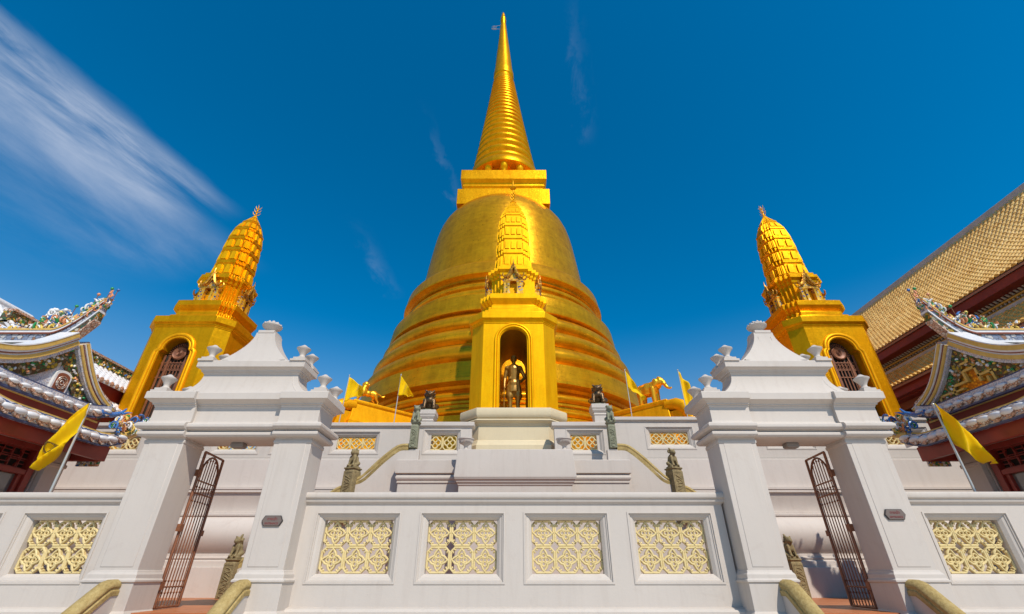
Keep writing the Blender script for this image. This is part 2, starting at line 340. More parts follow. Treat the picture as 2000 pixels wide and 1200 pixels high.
def dup(root, loc=None, rz=None, label=None):
    c = root.copy(); C.objects.link(c)
    if loc is not None: c.location = loc
    if rz is not None: c.rotation_euler = (0, 0, rz)
    if label: c['label'] = label
    for ch in list(root.children):
        d = ch.copy(); C.objects.link(d); d.parent = c
        for g in list(ch.children):
            e = g.copy(); C.objects.link(e); e.parent = d
    return c
def rect(x0, x1, y0, y1): return lambda o: [(x0 - o, y0 - o), (x1 + o, y0 - o), (x1 + o, y1 + o), (x0 - o, y1 + o)]
def octo(hw, hd, ch):            # half width, half depth of the whole, chamfer
    def f(o):
        a, b, c_ = hw + o, hd + o, ch + o * .586
        return [(-a + c_, -b), (a - c_, -b), (a, -b + c_), (a, b - c_), (a - c_, b), (-a + c_, b), (-a, b - c_), (-a, -b + c_)]
    return f
def redent(h, a, n=3):
    def f(o):
        k_ = (h + o) / h; H, A = h * k_, a * k_; d = (H - A) / n; q = [(H, A)]
        x, y = H, A
        for i in range(n): x -= d; q.append((x, y)); y += d; q.append((x, y))
        out = []
        for r in range(4):
            for x, y in q:
                for _ in range(r): x, y = -y, x
                out.append((x, y))
        return out
    return f

# ------------------------------------------------------------ ground
g = MB(); g.add([(-900, -900, -1.64), (900, -900, -1.64), (900, 900, -1.64), (-900, 900, -1.64)], [(0, 1, 2, 3)])
struct(build('ground', g, M['paving'], smooth=0))
g = MB(); g.box(-40, 40, 8.78, 60, -1.7, -.5); g.box(-6.1, -4.45, 8.57, 8.779, -1.7, -.503); g.box(4.5, 6.13, 8.57, 8.779, -1.7, -.503); struct(build('courtyard_floor', g, M['terracotta'], smooth=0))
g = MB()
for s in (-1, 1):
    for i in range(6): g.box(s * 5.3 - .86, s * 5.3 + .86, 8.56 - .3 * (i + 1), 8.56 - .3 * i, -1.69, -.52 - .19 * (i + 1) + .19)
struct(build('steps', g, M['terracotta'], smooth=0))

# ------------------------------------------------------------ pierced grilles
def strip2(mb, pts, wd, y0, y1, closed=False):           # flat-sided strip in the xz plane
    sec = [(-(y1 - y0) / 2, -wd / 2), ((y1 - y0) / 2, -wd / 2), ((y1 - y0) / 2, wd * .2), ((y1 - y0) * .2, wd / 2), (-(y1 - y0) * .2, wd / 2), (-(y1 - y0) / 2, wd * .2)]
    n = len(pts); rings = []
    for i, (x, z) in enumerate(pts):
        if closed: a, b = pts[i - 1], pts[(i + 1) % n]
        else: a, b = pts[max(i - 1, 0)], pts[min(i + 1, n - 1)]
        t = Vector((b[0] - a[0], b[1] - a[1])); t.normalize(); nx, nz = -t.y, t.x
        hw = wd / 2; q = hw * .45
        rings.append([Vector((x + nx * hw, y1, z + nz * hw)), Vector((x + nx * hw, y0 + .012, z + nz * hw)), Vector((x + nx * q, y0, z + nz * q)),
                      Vector((x - nx * q, y0, z - nz * q)), Vector((x - nx * hw, y0 + .012, z - nz * hw)), Vector((x - nx * hw, y1, z - nz * hw))])
    if closed: rings.append(rings[0]); mb.loft(rings, False, False)
    else: mb.loft(rings)
def arc(cx, cz, r, a0, a1, n=8): return [(cx + r * cos(rad(a0 + (a1 - a0) * i / n)), cz + r * sin(rad(a0 + (a1 - a0) * i / n))) for i in range(n + 1)]
def grille_mesh(nx, nz, cw, ch, simple=False):
    mb = MB(); W_, H_ = nx * cw, nz * ch
    for i in range(nx):
        for j in range(nz):
            cx = -W_ / 2 + cw * (i + .5); cz = ch * (j + .5); a = min(cw, ch) / .41; fx = cw / .41; fz = ch / .41
            t = .034 * a; y0, y1 = random.uniform(-.002, .002), .06
            S_ = lambda P_, cl=False, w_=t, d=0: strip2(mb, [(cx + x * fx, cz + z * fz) for x, z in P_], w_, y0 + d, y1, cl)
            e = .188; q = .125
            S_([(-q, -e), (q, -e), (e, -q), (e, q), (q, e), (-q, e), (-e, q), (-e, -q)], True, t * 1.1, 0)
            if simple:
                big = []
                for k4 in range(4): big += arc(.078 * cos(rad(90 * k4)), .078 * sin(rad(90 * k4)), .072, 90 * k4 - 88, 90 * k4 + 88, 8)
                S_(big, True, t * 1.2)
                for k4 in range(4):
                    b = rad(90 * k4 + 45); S_([(0, 0), (.085 * cos(b), .085 * sin(b))], False, t)
                    S_([(.15 * cos(b - pi / 4), .15 * sin(b - pi / 4)), (.19 * cos(b - pi / 4), .19 * sin(b - pi / 4))], False, t)
                continue
            # pointed quatrefoil outline
            big = []
            for k4 in range(4):
                b = rad(90 * k4); tip = (.165 * cos(b), .165 * sin(b))
                for (r_, dd) in ((.135, -14), (.165, 0), (.135, 14), (.118, 28), (.092, 45)):
                    big.append((r_ * cos(b + rad(dd)), r_ * sin(b + rad(dd))))
            S_(big, True, t * 1.05, -.004)
            for k4 in range(4):
                b = rad(90 * k4 + 0)
                S_(arc(.062 * cos(b), .062 * sin(b), .034, 0, 345, 9), True, t * .8, .004)
                c_ = rad(90 * k4 + 45)
                S_([(.155 * cos(b), .155 * sin(b)), (.190 * cos(b), .190 * sin(b))], False, t * 1.2)
                S_([(.088 * cos(c_), .088 * sin(c_)), (.045 * cos(c_), .045 * sin(c_))], False, t * .8)
                sx_, sz_ = (1 if cos(c_) > 0 else -1), (1 if sin(c_) > 0 else -1)
                S_([(sx_ * .160, sz_ * .160), (sx_ * .135, sz_ * .165), (sx_ * .112, sz_ * .150)], False, t * .8)
                S_([(sx_ * .160, sz_ * .160), (sx_ * .165, sz_ * .135), (sx_ * .150, sz_ * .112)], False, t * .8)
                mb.ball((cx + sx_ * .112 * fx, y0 + .02, cz + sz_ * .150 * fz), .017 * a, 6, 4)
                mb.ball((cx + sx_ * .150 * fx, y0 + .02, cz + sz_ * .112 * fz), .017 * a, 6, 4)
    # bars joining the cells
    for i in range(nx + 1):
        for j in range(nz):
            cz = ch * (j + .5); x = -W_ / 2 + cw * i; ww = .02 if 0 < i < nx else .016
            mb.box(x - ww, x + ww, .028, .055, cz - ch * .3, cz + ch * .3)
    for j in range(nz + 1):
        for i in range(nx):
            cx = -W_ / 2 + cw * (i + .5); z = ch * j
            mb.box(cx - cw * .3, cx + cw * .3, .026, .053, max(z - .02, .0), min(z + .02, H_))
    return mb
grille_cache = {}
def place_grille(key, cx, y, z, parent):
    if key not in grille_cache:
        o = build('pierced_grille', grille_mesh(*key), M['grille'], parent, smooth=25); grille_cache[key] = o
    else:
        o = grille_cache[key].copy(); C.objects.link(o); o.parent = parent
    o.location = (cx, y, z); return o
def wall_open(mb, x0, x1, z0, z1, yf, yb, ops):      # wall slab with rectangular openings sharing one sill/head height
    za, zb = (ops[0][2], ops[0][3]) if ops else (z0, z0)
    xs = [x0] + [v for o in ops for v in (o[0], o[1])] + [x1]
    zs = [z0, za, zb, z1] if ops else [z0, z1]
    for y in (yf, yb):
        for i in range(len(xs) - 1):
            for j in range(len(zs) - 1):
                if ops and j == 1 and i % 2 == 1: continue
                mb.add([(xs[i], y, zs[j]), (xs[i + 1], y, zs[j]), (xs[i + 1], y, zs[j + 1]), (xs[i], y, zs[j + 1])], [(0, 1, 2, 3)])
    for (a, b, c_, d) in ops:
        mb.loft([[(a, y, c_), (b, y, c_), (b, y, d), (a, y, d)] for y in (yf, yb)], False, False)
    mb.loft([[(x0, y, z0), (x1, y, z0), (x1, y, z1), (x0, y, z1)] for y in (yf, yb)], False, False)
FR = [(0, .0), (.0, -.012), (.03, -.014), (.034, .010), (.055, .012), (.06, .03), (.10, .045), (.14, .085), (.150, .095)]
def frame(name, a, b, c_, d, yf, yb, inset, parent, mat):     # inward stepped moulding lining an opening
    kx = inset[0] / .15; kz0 = inset[1] / .15; kz1 = inset[2] / .15; mb = MB(); rings = []
    for i, dep in FR: rings.append([(a + i * kx, yf + dep, c_ + i * kz0), (b - i * kx, yf + dep, c_ + i * kz0), (b - i * kx, yf + dep, d - i * kz1), (a + i * kx, yf + dep, d - i * kz1)])
    rings.append([(x, yb - .03, z) for x, _, z in rings[-1]]); rings.append([(a + .001, yb - .031, c_ + .001), (b - .001, yb - .031, c_ + .001), (b - .001, yb - .031, d - .001), (a + .001, yb - .031, d - .001)])
    mb.loft(rings, False, False); return build(name, mb, mat, parent, smooth=20)
def balustrade(label, x0, x1, centers, zt=1.30, group=None):
    t = thing('balustrade_wall', label, 'wall', ((x0 + x1) / 2, 8.87, -.5), 0, group); ox, oy, oz = t.location
    hw = .76
    ops = [(c_ - hw, c_ + hw, -.125, .985) for c_ in centers]
    mb = MB(); wall_open(mb, x0, x1, -1.66, 1.12, 8.87, 9.12, ops); mb.V = [(x - ox, y - oy, z - oz) for x, y, z in mb.V]
    build('wall_body', mb, M['white'], t, smooth=20)
    mb = MB(); mb.mould(rect(x0 - ox - .0, x1 - ox + .0, 8.87 - oy, 9.12 - oy), [(-.01, 1.10 - oz), (.012, 1.11 - oz), (.02, 1.125 - oz), (.045, 1.14 - oz), (.055, 1.165 - oz), (.055, 1.19 - oz), (.085, 1.205 - oz), (.095, 1.225 - oz), (.095, zt - .02 - oz), (.085, zt - oz)])
    build('coping', mb, M['white'], t, smooth=35, bev=.006)
    mb = MB(); mb.mould(rect(x0 - ox, x1 - ox, 8.87 - oy, 9.12 - oy), [(.16, -1.66 - oz), (.16, -.50 - oz), (.13, -.47 - oz), (.10, -.455 - oz), (.0, -.44 - oz)])
    build('plinth', mb, M['white'], t, smooth=35)
    for c_ in centers:
        frame('panel_frame', c_ - hw - ox, c_ + hw - ox, -.125 - oz, .985 - oz, 0, .25, (.145, .150, .125), t, M['white'])
        place_grille((3, 2, .41, .418, False), c_ - ox, .155, .026 - oz, t)
    return t
balustrade('white panelled balustrade wall between the two gateways with four pierced cream grilles', -3.74, 3.74, [-2.765, -.915, .925, 2.775])
balustrade('white panelled balustrade wall running left from the left gateway', -13.5, -6.78, [-11.7, -9.85, -8.0])
balustrade('white panelled balustrade wall running right from the right gateway', 6.82, 13.5, [8.05, 9.9, 11.75], 1.31)

# ------------------------------------------------------------ gateways
def finial_mb(mb, x, y, z, s=1., m=1, lotus=False):
    pr = [(.0, 0), (.10, 0), (.10, .03), (.075, .04), (.055, .07), (.06, .10), (.085, .15), (.125, .205), (.15, .235), (.152, .25), (.135, .262), (.09, .285), (.055, .315), (.03, .335), (.0, .34)]
    mb.lathe([(r * s, z_ * s) for r, z_ in pr], x, y, 20, z)
    mb.box(x - .13 * s, x + .13 * s, y - .13 * s, y + .13 * s, z - .06 * s, z + .001)
    mb.box(x - .17 * s, x + .17 * s, y - .17 * s, y + .17 * s, z - .10 * s, z - .055 * s)
def gate(cx, sd, label, lbl2):
    t = thing('gateway', label, 'gateway', (cx, 8.8, -.5), 0, 'twin gateways in the front wall')
    Y0, Y1 = -.3, .3; zo = .5        # local: front face of pillars, back face; add zo to eye-level heights
    PX = [(-1.53, -.81), (.86, 1.55)] if sd < 0 else [(-1.55, -.86), (.81, 1.53)]
    for (a, b) in PX:
        mb = MB(); mb.box(a, b, Y0, Y1, -.02, 2.235 + zo)
        mb.box(a + .09, b - .09, Y0 - .007, Y0 + .02, zo + .12, 2.15 + zo)         # raised face panel
        mb.mould(rect(a, b, Y0, Y1), [(.0, 2.10 + zo), (.012, 2.11 + zo), (.012, 2.16 + zo), (.0, 2.17 + zo)])
        build('pillar', mb, M['white'], t, smooth=20, bev=.008)
        mb = MB(); o0, o1 = (0.07, .02) if a < 0 else (.02, .07)
        mb.mould(lambda o: [(a - o * 1, Y0 - o), (b + o * 1, Y0 - o), (b + o * 1, Y1), (a - o * 1, Y1)],
                 [(.10, -1.15), (.10, -.02 + .0), (.06, .02), (.055, .40), (.075, .41), (.075, .44), (.05, .46), (.045, .52), (.02, .55), (.015, .575), (-.005, .58)])
        build('pillar_base', mb, M['white'], t, smooth=35, bev=.006)
    xa, xb = PX[0][0], PX[1][1]; ba, bb_ = PX[0][1] + .02, PX[1][0] - .02
    def plan(o):      # pillars' share of the entablature stands proud of the middle
        r = .07
        return [(xa - o, Y0 - o), (ba + o * .0, Y0 - o), (ba + o * .0, Y0 + r - o), (bb_, Y0 + r - o), (bb_, Y0 - o), (xb + o, Y0 - o), (xb + o, Y1 + o), (xa - o, Y1 + o)]
    def rl(z0, z1, o0, o1, n=5):   # half-round roll
        return [(o0 + (o1 - o0) * sin(pi * i / n), z0 + (z1 - z0) * (1 - cos(pi * i / n)) / 2) for i in range(n + 1)]
    pr = [(.02, 2.20)] + rl(2.205, 2.325, .06, .13) + [(.10, 2.33)] + rl(2.335, 2.47, .10, .19) + [(.07, 2.475), (.05, 2.50), (.045, 2.52), (.045, 2.775), (.06, 2.79), (.06, 2.815), (.09, 2.82), (.09, 2.845), (.12, 2.86), (.18, 2.90), (.20, 2.905), (.20, 3.03), (.19, 3.045), (.10, 3.06)]
    mb = MB(); mb.mould(plan, [(o, z + zo) for o, z in pr]); build('entablature', mb, M['white'], t, smooth=28, bev=.005)
    # attic block, concave at both ends
    mb = MB(); hA = 1.30; rings = []
    for i in range(9):
        u = i / 8; z = 3.04 + .47 * u; e = .34 * (1 - u) ** 2.3; d = .22 + .10 * (1 - u) ** 2.3
        rings.append([(-.95 - e, -d, z + zo), (.95 + e, -d, z + zo), (.95 + e, d, z + zo), (-.95 - e, d, z + zo)])
    mb.loft(rings)
    for s in (-1, 1):     # curved side fillets
        P_ = [(s * (.86 + .36 * (1 - sin(rad(90 * i / 8)))), -.20 - .14 * (1 - i / 8) ** 1.5, 3.05 + .42 * (1 - cos(rad(90 * i / 8))) + zo) for i in range(9)]
        mb.tube(P_, .022, 6)
    build('attic', mb, M['white'], t, smooth=40)
    mb = MB(); R2 = rect(-.95, .95, -.22, .22)
    mb.mould(R2, [(o, z + zo) for o, z in [(.0, 3.49), (.02, 3.505), (.02, 3.53), (.05, 3.535), (.05, 3.56), (.10, 3.60), (.13, 3.61), (.13, 3.735), (.12, 3.75), (.0, 3.76)]])
    build('upper_cornice', mb, M['white'], t, smooth=28, bev=.005)
    mb = MB(); rings = []
    for i in range(11):
        u = i / 10; z = 3.755 + .72 * u; hw = .20 + .50 * (1 - u) ** 1.8; d = .16 + .14 * (1 - u) ** 1.8
        rings.append([(-hw, -d, z + zo), (hw, -d, z + zo), (hw, d, z + zo), (-hw, d, z + zo)])
    mb.loft(rings)
    for s in (-1, 1):
        P_ = [(s * (.13 + .50 * (1 - sin(rad(90 * i / 8)))), -.155 - .16 * (1 - i / 8) ** 2, 3.77 + .60 * (1 - cos(rad(90 * i / 8))) + zo) for i in range(9)]
        mb.tube(P_, .02, 6)
    mb.box(-.17, .17, -.17, .17, 4.47 + zo, 4.53 + zo)
    build('crown', mb, M['white'], t, smooth=40)
    # lotus bud on top
    mb = MB(); zz = 4.53 + zo
    mb.lathe([(0, 0), (.12, 0), (.11, .03), (.08, .05), (.10, .08), (.19, .14), (.205, .17), (.17, .20), (.10, .245), (.0, .26)], 0, 0, 24, zz)
    for ring, (rr, hh, nn) in enumerate([(.17, .17, 12), (.115, .215, 9), (.05, .24, 5)]):
        for i in range(nn):
            a = 2 * pi * (i + ring * .5) / nn; c_ = Vector((rr * cos(a), rr * sin(a), zz + hh))
            mb.ball(c_, (.02, .038, .05), 7, 5, Matrix.Rotation(a, 3, 'Z') @ Matrix.Rotation(.5, 3, 'Y'))
    build('lotus_finial', mb, M['white'], t, smooth=50)
    for (x, y, z) in [(-1.53, -.33, 3.13), (1.55, -.33, 3.13), (1.55, .33, 3.13), (-1.53, .33, 3.13), (-.93, -.22, 3.83), (.93, -.22, 3.83), (.93, .22, 3.83), (-.93, .22, 3.83)]:
        mb = MB(); finial_mb(mb, x, y, z + zo, .92); build('urn_finial', mb, M['white'], t, smooth=50, bev=0)
    # iron leaf, swung inwards against the outer pillar
    s = -1 if sd < 0 else 1
    hx = (PX[0][1] if s < 0 else PX[1][0]); hinge = Vector((hx - s * .03, Y1 + .06, 0)); dirv = Vector((s * .16 - s * .05, 1, 0)).normalized(); Wd = .80; z0, z1 = .03, 2.60
    F = lambda u, z: tuple(hinge + dirv * (u * Wd) + Vector((0, 0, z)))
    mb = MB()
    for u in (0.01, .99): mb.tube([F(u, z0), F(u, z1)], .026, 6)
    for z in (z0, z1, .33, 1.86, 2.08): mb.tube([F(0, z), F(1, z)], .020 if z in (z0, z1) else .014, 6)
    build('door_frame', mb, M['iron'], door := build('iron_door', (lambda q: ([q.tube([F(i / 8, z0), F(i / 8, 2.30 + .22 * sin(pi * i / 8))], .010, 6) for i in range(1, 8)], q)[1])(MB()), M['iron'], t), smooth=40)
    mb = MB(); pts = [F(.5 - .47 * cos(pi * i / 14), 2.08 + .0 + .48 * sin(pi * i / 14)) for i in range(15)]; mb.tube(pts, .02, 6)
    build('door_arch', mb, M['iron'], door, smooth=40)
    mb = MB()
    for i in range(1, 8):
        zt = 2.28 + .22 * sin(pi * i / 8)
        for z in (zt, 1.72, .24, .42, 1.97): mb.lathe([(0, -.035), (.022, 0), (.012, .02), (0, .06)], F(i / 8, 0)[0], F(i / 8, 0)[1], 6, z)
    build('spear_points', mb, M['iron'], door, smooth=40)
    mb = MB()
    for z in (.35, 1.25, 2.2):
        p = Vector(F(0, z)); mb.box(p.x - .035, p.x + .035, p.y - .06, p.y + .03, z - .06, z + .06)
    build('hinge', mb, M['iron'], door)
    mb = MB(); p = Vector(F(1.03, 1.22)); mb.box(p.x - .02, p.x + .02, p.y - .03, p.y + .05, p.z - .05, p.z + .05); build('latch', mb, M['iron'], door, bev=.005)
    # little lamp under the lintel
    mb = MB(); mb.mould(rect(-.10, .10, .02, .14), [(.0, 2.10 + zo), (.02, 2.12 + zo), (.02, 2.18 + zo), (.0, 2.21 + zo)]); build('lintel_lamp', mb, M['lamp'], t, bev=.005)
    return t
gate(-5.29, -1, 'white gateway left of centre with tiered crown and open rusty iron door', '')
gate(5.33, 1, 'white gateway right of centre with tiered crown and open rusty iron door', '')

def hex_sign(x, z, label, glare):
    t = thing('sign', label, 'sign', (x, 8.475, z), 0, 'hexagonal signs on the gate pillars')
    hx = [(-.18, 0), (-.135, .082), (.135, .082), (.18, 0), (.135, -.082), (-.135, -.082)]
    mb = MB(); mb.loft([[(a * q, y, b * q) for a, b in hx] for q, y in ((1, .012), (1, -.004), (.95, -.008))]); build('plate_edge', mb, M['plate_edge'], t)
    mb = MB(); mb.loft([[(a * .92, y, b * .90) for a, b in hx] for y in (-.006, -.012)]); build('plate', mb, M['plate'], t)
    for txt, zz, sz in (('ทางเข้า', .008, .062), ('ENTRANCE', -.055, .044)):
        cu = bpy.data.curves.new('lettering', 'FONT'); cu.body = txt; cu.size = sz; cu.align_x = 'CENTER'; cu.extrude = .001
        o = bpy.data.objects.new('lettering_tmp', cu); C.objects.link(o)
        bpy.context.view_layer.update()
        me = bpy.data.meshes.new_from_object(o.evaluated_get(bpy.context.evaluated_depsgraph_get())); me.materials.clear(); me.materials.append(M['letters'])
        bpy.data.objects.remove(o)
        l = bpy.data.objects.new('lettering', me); link(l, t); l.rotation_euler = (rad(90), 0, 0); l.location = (0, -.0145, zz)
hex_sign(-4.10, .80, 'small brown hexagonal entrance sign on the right pillar of the left gateway', 1)
hex_sign(6.50, .90, 'small brown hexagonal entrance sign on the right pillar of the right gateway', 0)

# stone handrails running down the front steps
for i, (x, lab) in enumerate([(-6.33, 'outer stone handrail on white parapet left of the left gateway steps'), (-4.27, 'stone handrail on white parapet right of the left gateway steps'),
                              (4.30, 'stone handrail on white parapet left of the right gateway steps'), (6.30, 'outer stone handrail on white parapet right of the right gateway steps')]):
    t = thing('handrail', lab, 'handrail', (x, 8.44, -.5), 0, 'stone handrails down the front steps')
    sec = [(-.115, -.13), (-.115, -.06), (-.095, -.05), (-.095, -.02), (-.11, -.01), (-.11, .02), (-.08, .065), (-.03, .09), (.03, .09), (.08, .065), (.11, .02), (.11, -.01), (.095, -.02), (.095, -.05), (.115, -.06), (.115, -.13)]
    mb = MB(); mb.sweep([(0, .0, .36), (0, -.14, .355), (0, -.20, .34), (0, -.30, .27), (0, -2.0, -1.02)], sec); build('rail', mb, M['stone'], t, smooth=35, bev=.006)
    mb = MB(); prof = [(0, .24), (-.14, .24), (-.30, .15), (-2.0, -1.10), (-2.0, -1.16), (0, -1.16)]
    mb.loft([[(xx, y, z) for y, z in prof] for xx in (-.10, .10)]); build('parapet', mb, M['white'], t, smooth=20, bev=.006)

# ------------------------------------------------------------ upper terrace
tb = thing('terrace', 'long white moulded terrace base carrying the golden stupa', 'terrace', (0, 14.5, -.5))
def ptb(o): return [(-15.6 - o, 0 - o), (15.6 + o, 0 - o), (15.6 + o, 25 + o), (-15.6 - o, 25 + o)]
def arcprof(z0, z1, o0, o1, n=8): return [(o0 + (o1 - o0) * sin(pi * i / n) ** .8, z0 + (z1 - z0) * i / n) for i in range(n + 1)]
pr = [(.36, -.01), (.36, .69), (.27, .70), (.27, .84), (.21, .86), (.21, .90), (.23, .905), (.23, .93), (.17, .95), (.17, 1.02)] + arcprof(1.03, 1.95, .14, .36) + \
     [(.15, 1.97), (.17, 1.99), (.17, 2.04), (.13, 2.05), (.13, 2.09)] + [(.05 + .10 * (1 - cos(pi / 2 * i / 6)), 2.10 + .50 * i / 6) for i in range(7)] + \
     [(.20, 2.62), (.20, 2.69), (.22, 2.70), (.22, 2.76), (.10, 2.765), (.10, 3.54), (.10, 3.56)]
mb = MB(); mb.mould(ptb, pr); build('moulded_base', mb, M['white_old'], tb, smooth=24)
mb = MB()
wg = []
for (a, b) in ((-15.6, -2.98), (2.98, 15.6)):
    mb.mould(rect(a, b, 0, .28), [(.04, 3.555), (.04, 3.60), (.02, 3.62), (.0, 3.63), (.0, 3.64)])
build('terrace_ledge', mb, M['white'], tb, smooth=20)
def up_wall(label, x0, x1, yf, z0, z1, zt, centers, hw, cell, nx, gz, ins):
    t = thing('terrace_balustrade', label, 'wall', ((x0 + x1) / 2, yf, z0)); ox = (x0 + x1) / 2
    ops = [(c_ - hw - ox, c_ + hw - ox, gz[0] - ins - z0, gz[1] + ins - z0) for c_ in centers]
    mb = MB(); wall_open(mb, x0 - ox, x1 - ox, 0, z1 - z0, 0, .26, ops); build('wall_body', mb, M['white'], t, smooth=20)
    mb = MB(); mb.mould(rect(x0 - ox, x1 - ox, 0, .26), [(o, z - z0) for o, z in [(-.01, z1 - .02), (.02, z1), (.03, z1 + .02), (.06, z1 + .035), (.075, z1 + .05), (.075, zt), (.06, zt + .012)]]); build('coping', mb, M['white'], t, smooth=35, bev=.005)
    for c_ in centers:
        frame('panel_frame', c_ - hw - ox, c_ + hw - ox, gz[0] - ins - z0, gz[1] + ins - z0, 0, .26, (hw - nx * cell / 2, ins, ins), t, M['white'])
        place_grille((nx, 1, cell, gz[1] - gz[0], True), c_ - ox, .12, gz[0] - z0, t)
def side_wall(label, s, dz, cs):
    a, b = (-15.6, -3.02) if s < 0 else (3.02, 15.6)
    up_wall(label, a, b, 14.5, 3.13, 4.08 + dz, 4.22 + dz, cs, .78, .405, 3, (3.42 + dz * .8, 3.81 + dz * .8), .175)
side_wall('white terrace balustrade with pierced grilles left of the central shrine', -1, 0, [-14.35, -12.48, -10.6, -8.73, -6.85, -4.98])
side_wall('white terrace balustrade with pierced grilles right of the central shrine, slightly taller', 1, .19, [4.98, 6.85, 8.73, 10.6, 12.48, 14.35])
up_wall('short white terrace balustrade touching the left side of the shrine pedestal', -3.02, -1.3, 14.32, 3.05, 4.03, 4.19, [-2.22], .60, .455, 2, (3.36, 3.83), .16)
up_wall('short white terrace balustrade touching the right side of the shrine pedestal', 1.3, 3.02, 14.32, 3.05, 4.03, 4.19, [2.26], .60, .455, 2, (3.36, 3.83), .16)
mb = MB(); mb.box(-15.5, 15.5, 14.8, 39.4, 3.0, 3.12); struct(build('terrace_floor', mb, M['paving'], smooth=0))

# landing block and plinth in front of the shrine
t = thing('landing_block', 'wide white moulded landing block behind the projecting plinth', 'block', (0, 13.3, -.5))
mb = MB(); mb.mould(rect(-3.2, 3.2, 0, 1.0), [(.0, 0), (.0, 2.70), (.03, 2.71), (.03, 2.74), (.015, 2.75)] + [(.02 + .05 * sin(pi * i / 6), 2.76 + .17 * i / 6) for i in range(7)] + [(.05, 2.94), (.09, 2.96), (.09, 3.30), (.08, 3.315), (.0, 3.33)])
build('block_body', mb, M['white'], t, smooth=28)
mb = MB()
t2 = thing('front_plinth', 'white projecting plinth with overhanging top block in front of the shrine', 'plinth', (0.05, 12.6, -.5))
mb.mould(rect(-1.50, 1.50, .10, 1.2), [(.0, 0), (.0, 2.54), (.02, 2.55), (.03, 2.59), (.06, 2.62), (.07, 2.66), (.11, 2.70), (.11, 2.725), (.12, 2.735), (.12, 2.78), (.06, 3.46), (.05, 3.47)])
build('plinth_body', mb, M['white'], t2, smooth=25, bev=.008)
for s, lab in ((-1, 'left'), (1, 'right')):
    mb = MB(); mb.lathe([(0, 0), (.11, 0), (.11, .04), (.06, .06), (.05, .12), (.07, .15), (.16, .21), (.20, .27), (.205, .30), (.22, .31), (.22, .335), (.19, .34), (.16, .31), (0, .30)], n=28)
    for i in range(28):
        a = 2 * pi * i / 28; mb.ball((.172 * cos(a), .172 * sin(a), .235), (.018, .012, .045), 6, 4, Matrix.Rotation(a, 3, 'Z') @ Matrix.Rotation(.6, 3, 'Y'))
    o = build('urn', mb, M['white'], None, smooth=50); o.location = (.05 + s * 1.37, 12.88, 2.972)
    tag(o, 'small white fluted stone urn on the %s corner of the plinth before the shrine' % lab, 'urn', 'urns on the plinth')

# stairs rising from both sides: parapet, stone posts, curved rails
def guardian(mb, kind, seed):         # little carved beast seated on a post, about .55 high
    R = random.Random(seed)
    mb.box(-.14, .14, -.14, .14, 0, .05)
    mb.cap((0, .05, .13), (0, .02, .28), .11, .10); mb.cap((0, -.02, .25), (0, -.06, .36), .09, .07)
    mb.ball((0, -.08, .44), (.085, .09, .09)); mb.ball((0, -.16, .415), (.05, .04, .04)); mb.ball((0, -.15, .375), (.04, .03, .02))
    for s in (-1, 1):
        mb.cap((s * .07, -.08, .30), (s * .075, -.12, .09), .04, .03); mb.ball((s * .075, -.14, .07), (.04, .05, .03))
        mb.cap((s * .11, .05, .14), (s * .10, -.05, .08), .06, .04); mb.ball((s * .07, -.08, .52), (.025, .02, .03)); mb.ball((s * .035, -.145, .46), .016)
    for i in range(16):
        a = R.uniform(0, 2 * pi); z = R.uniform(.36, .52); mb.ball((.095 * cos(a), .03 * 1 + .085 * abs(sin(a)) - .06, z), .026, 6, 5)
    if kind: mb.cap((0, .0, .50), (0, .04, .58), .04, .025)
def carved_post(name, label, x, y, zb, zt, wd, mat, group, rz=0, kind=0):
    t = thing(name, label, 'post', (x, y, zb), rz, group); h = zt - zb
    mb = MB(); mb.mould(rect(-wd / 2, wd / 2, -wd / 2, wd / 2), [(.0, 0), (.0, h - .1), (-.015, h - .09), (-.015, h - .05), (.01, h - .04), (.01, h)])
    build('shaft', mb, mat, t, bev=.01)
    mb = MB(); R = random.Random(int(abs(x) * 100))
    nseg = max(3, int(h / .12))
    for i in range(nseg):
        z = .08 + (h - .25) * i / nseg
        P_ = [(wd * .28 * sin(a * 1.0 + i * 2), -wd / 2 - .004, z + .05 * cos(a + i)) for a in [k9 * .8 for k9 in range(7)]]
        mb.tube(P_, .012, 5)
    mb.tube([(-wd * .40, -wd / 2, .05), (-wd * .40, -wd / 2, h - .15), (wd * .40, -wd / 2, h - .15), (wd * .40, -wd / 2, .05)], .010, 5)
    build('carved_panel', mb, mat, t)
    mb = MB(); guardian(mb, kind, int(abs(x) * 31)); mb.V = [(a, b, c_ + h - .01) for a, b, c_ in mb.V]
    sculpt('guardian_figure', mb, mat, t, .017, 1)
    return t
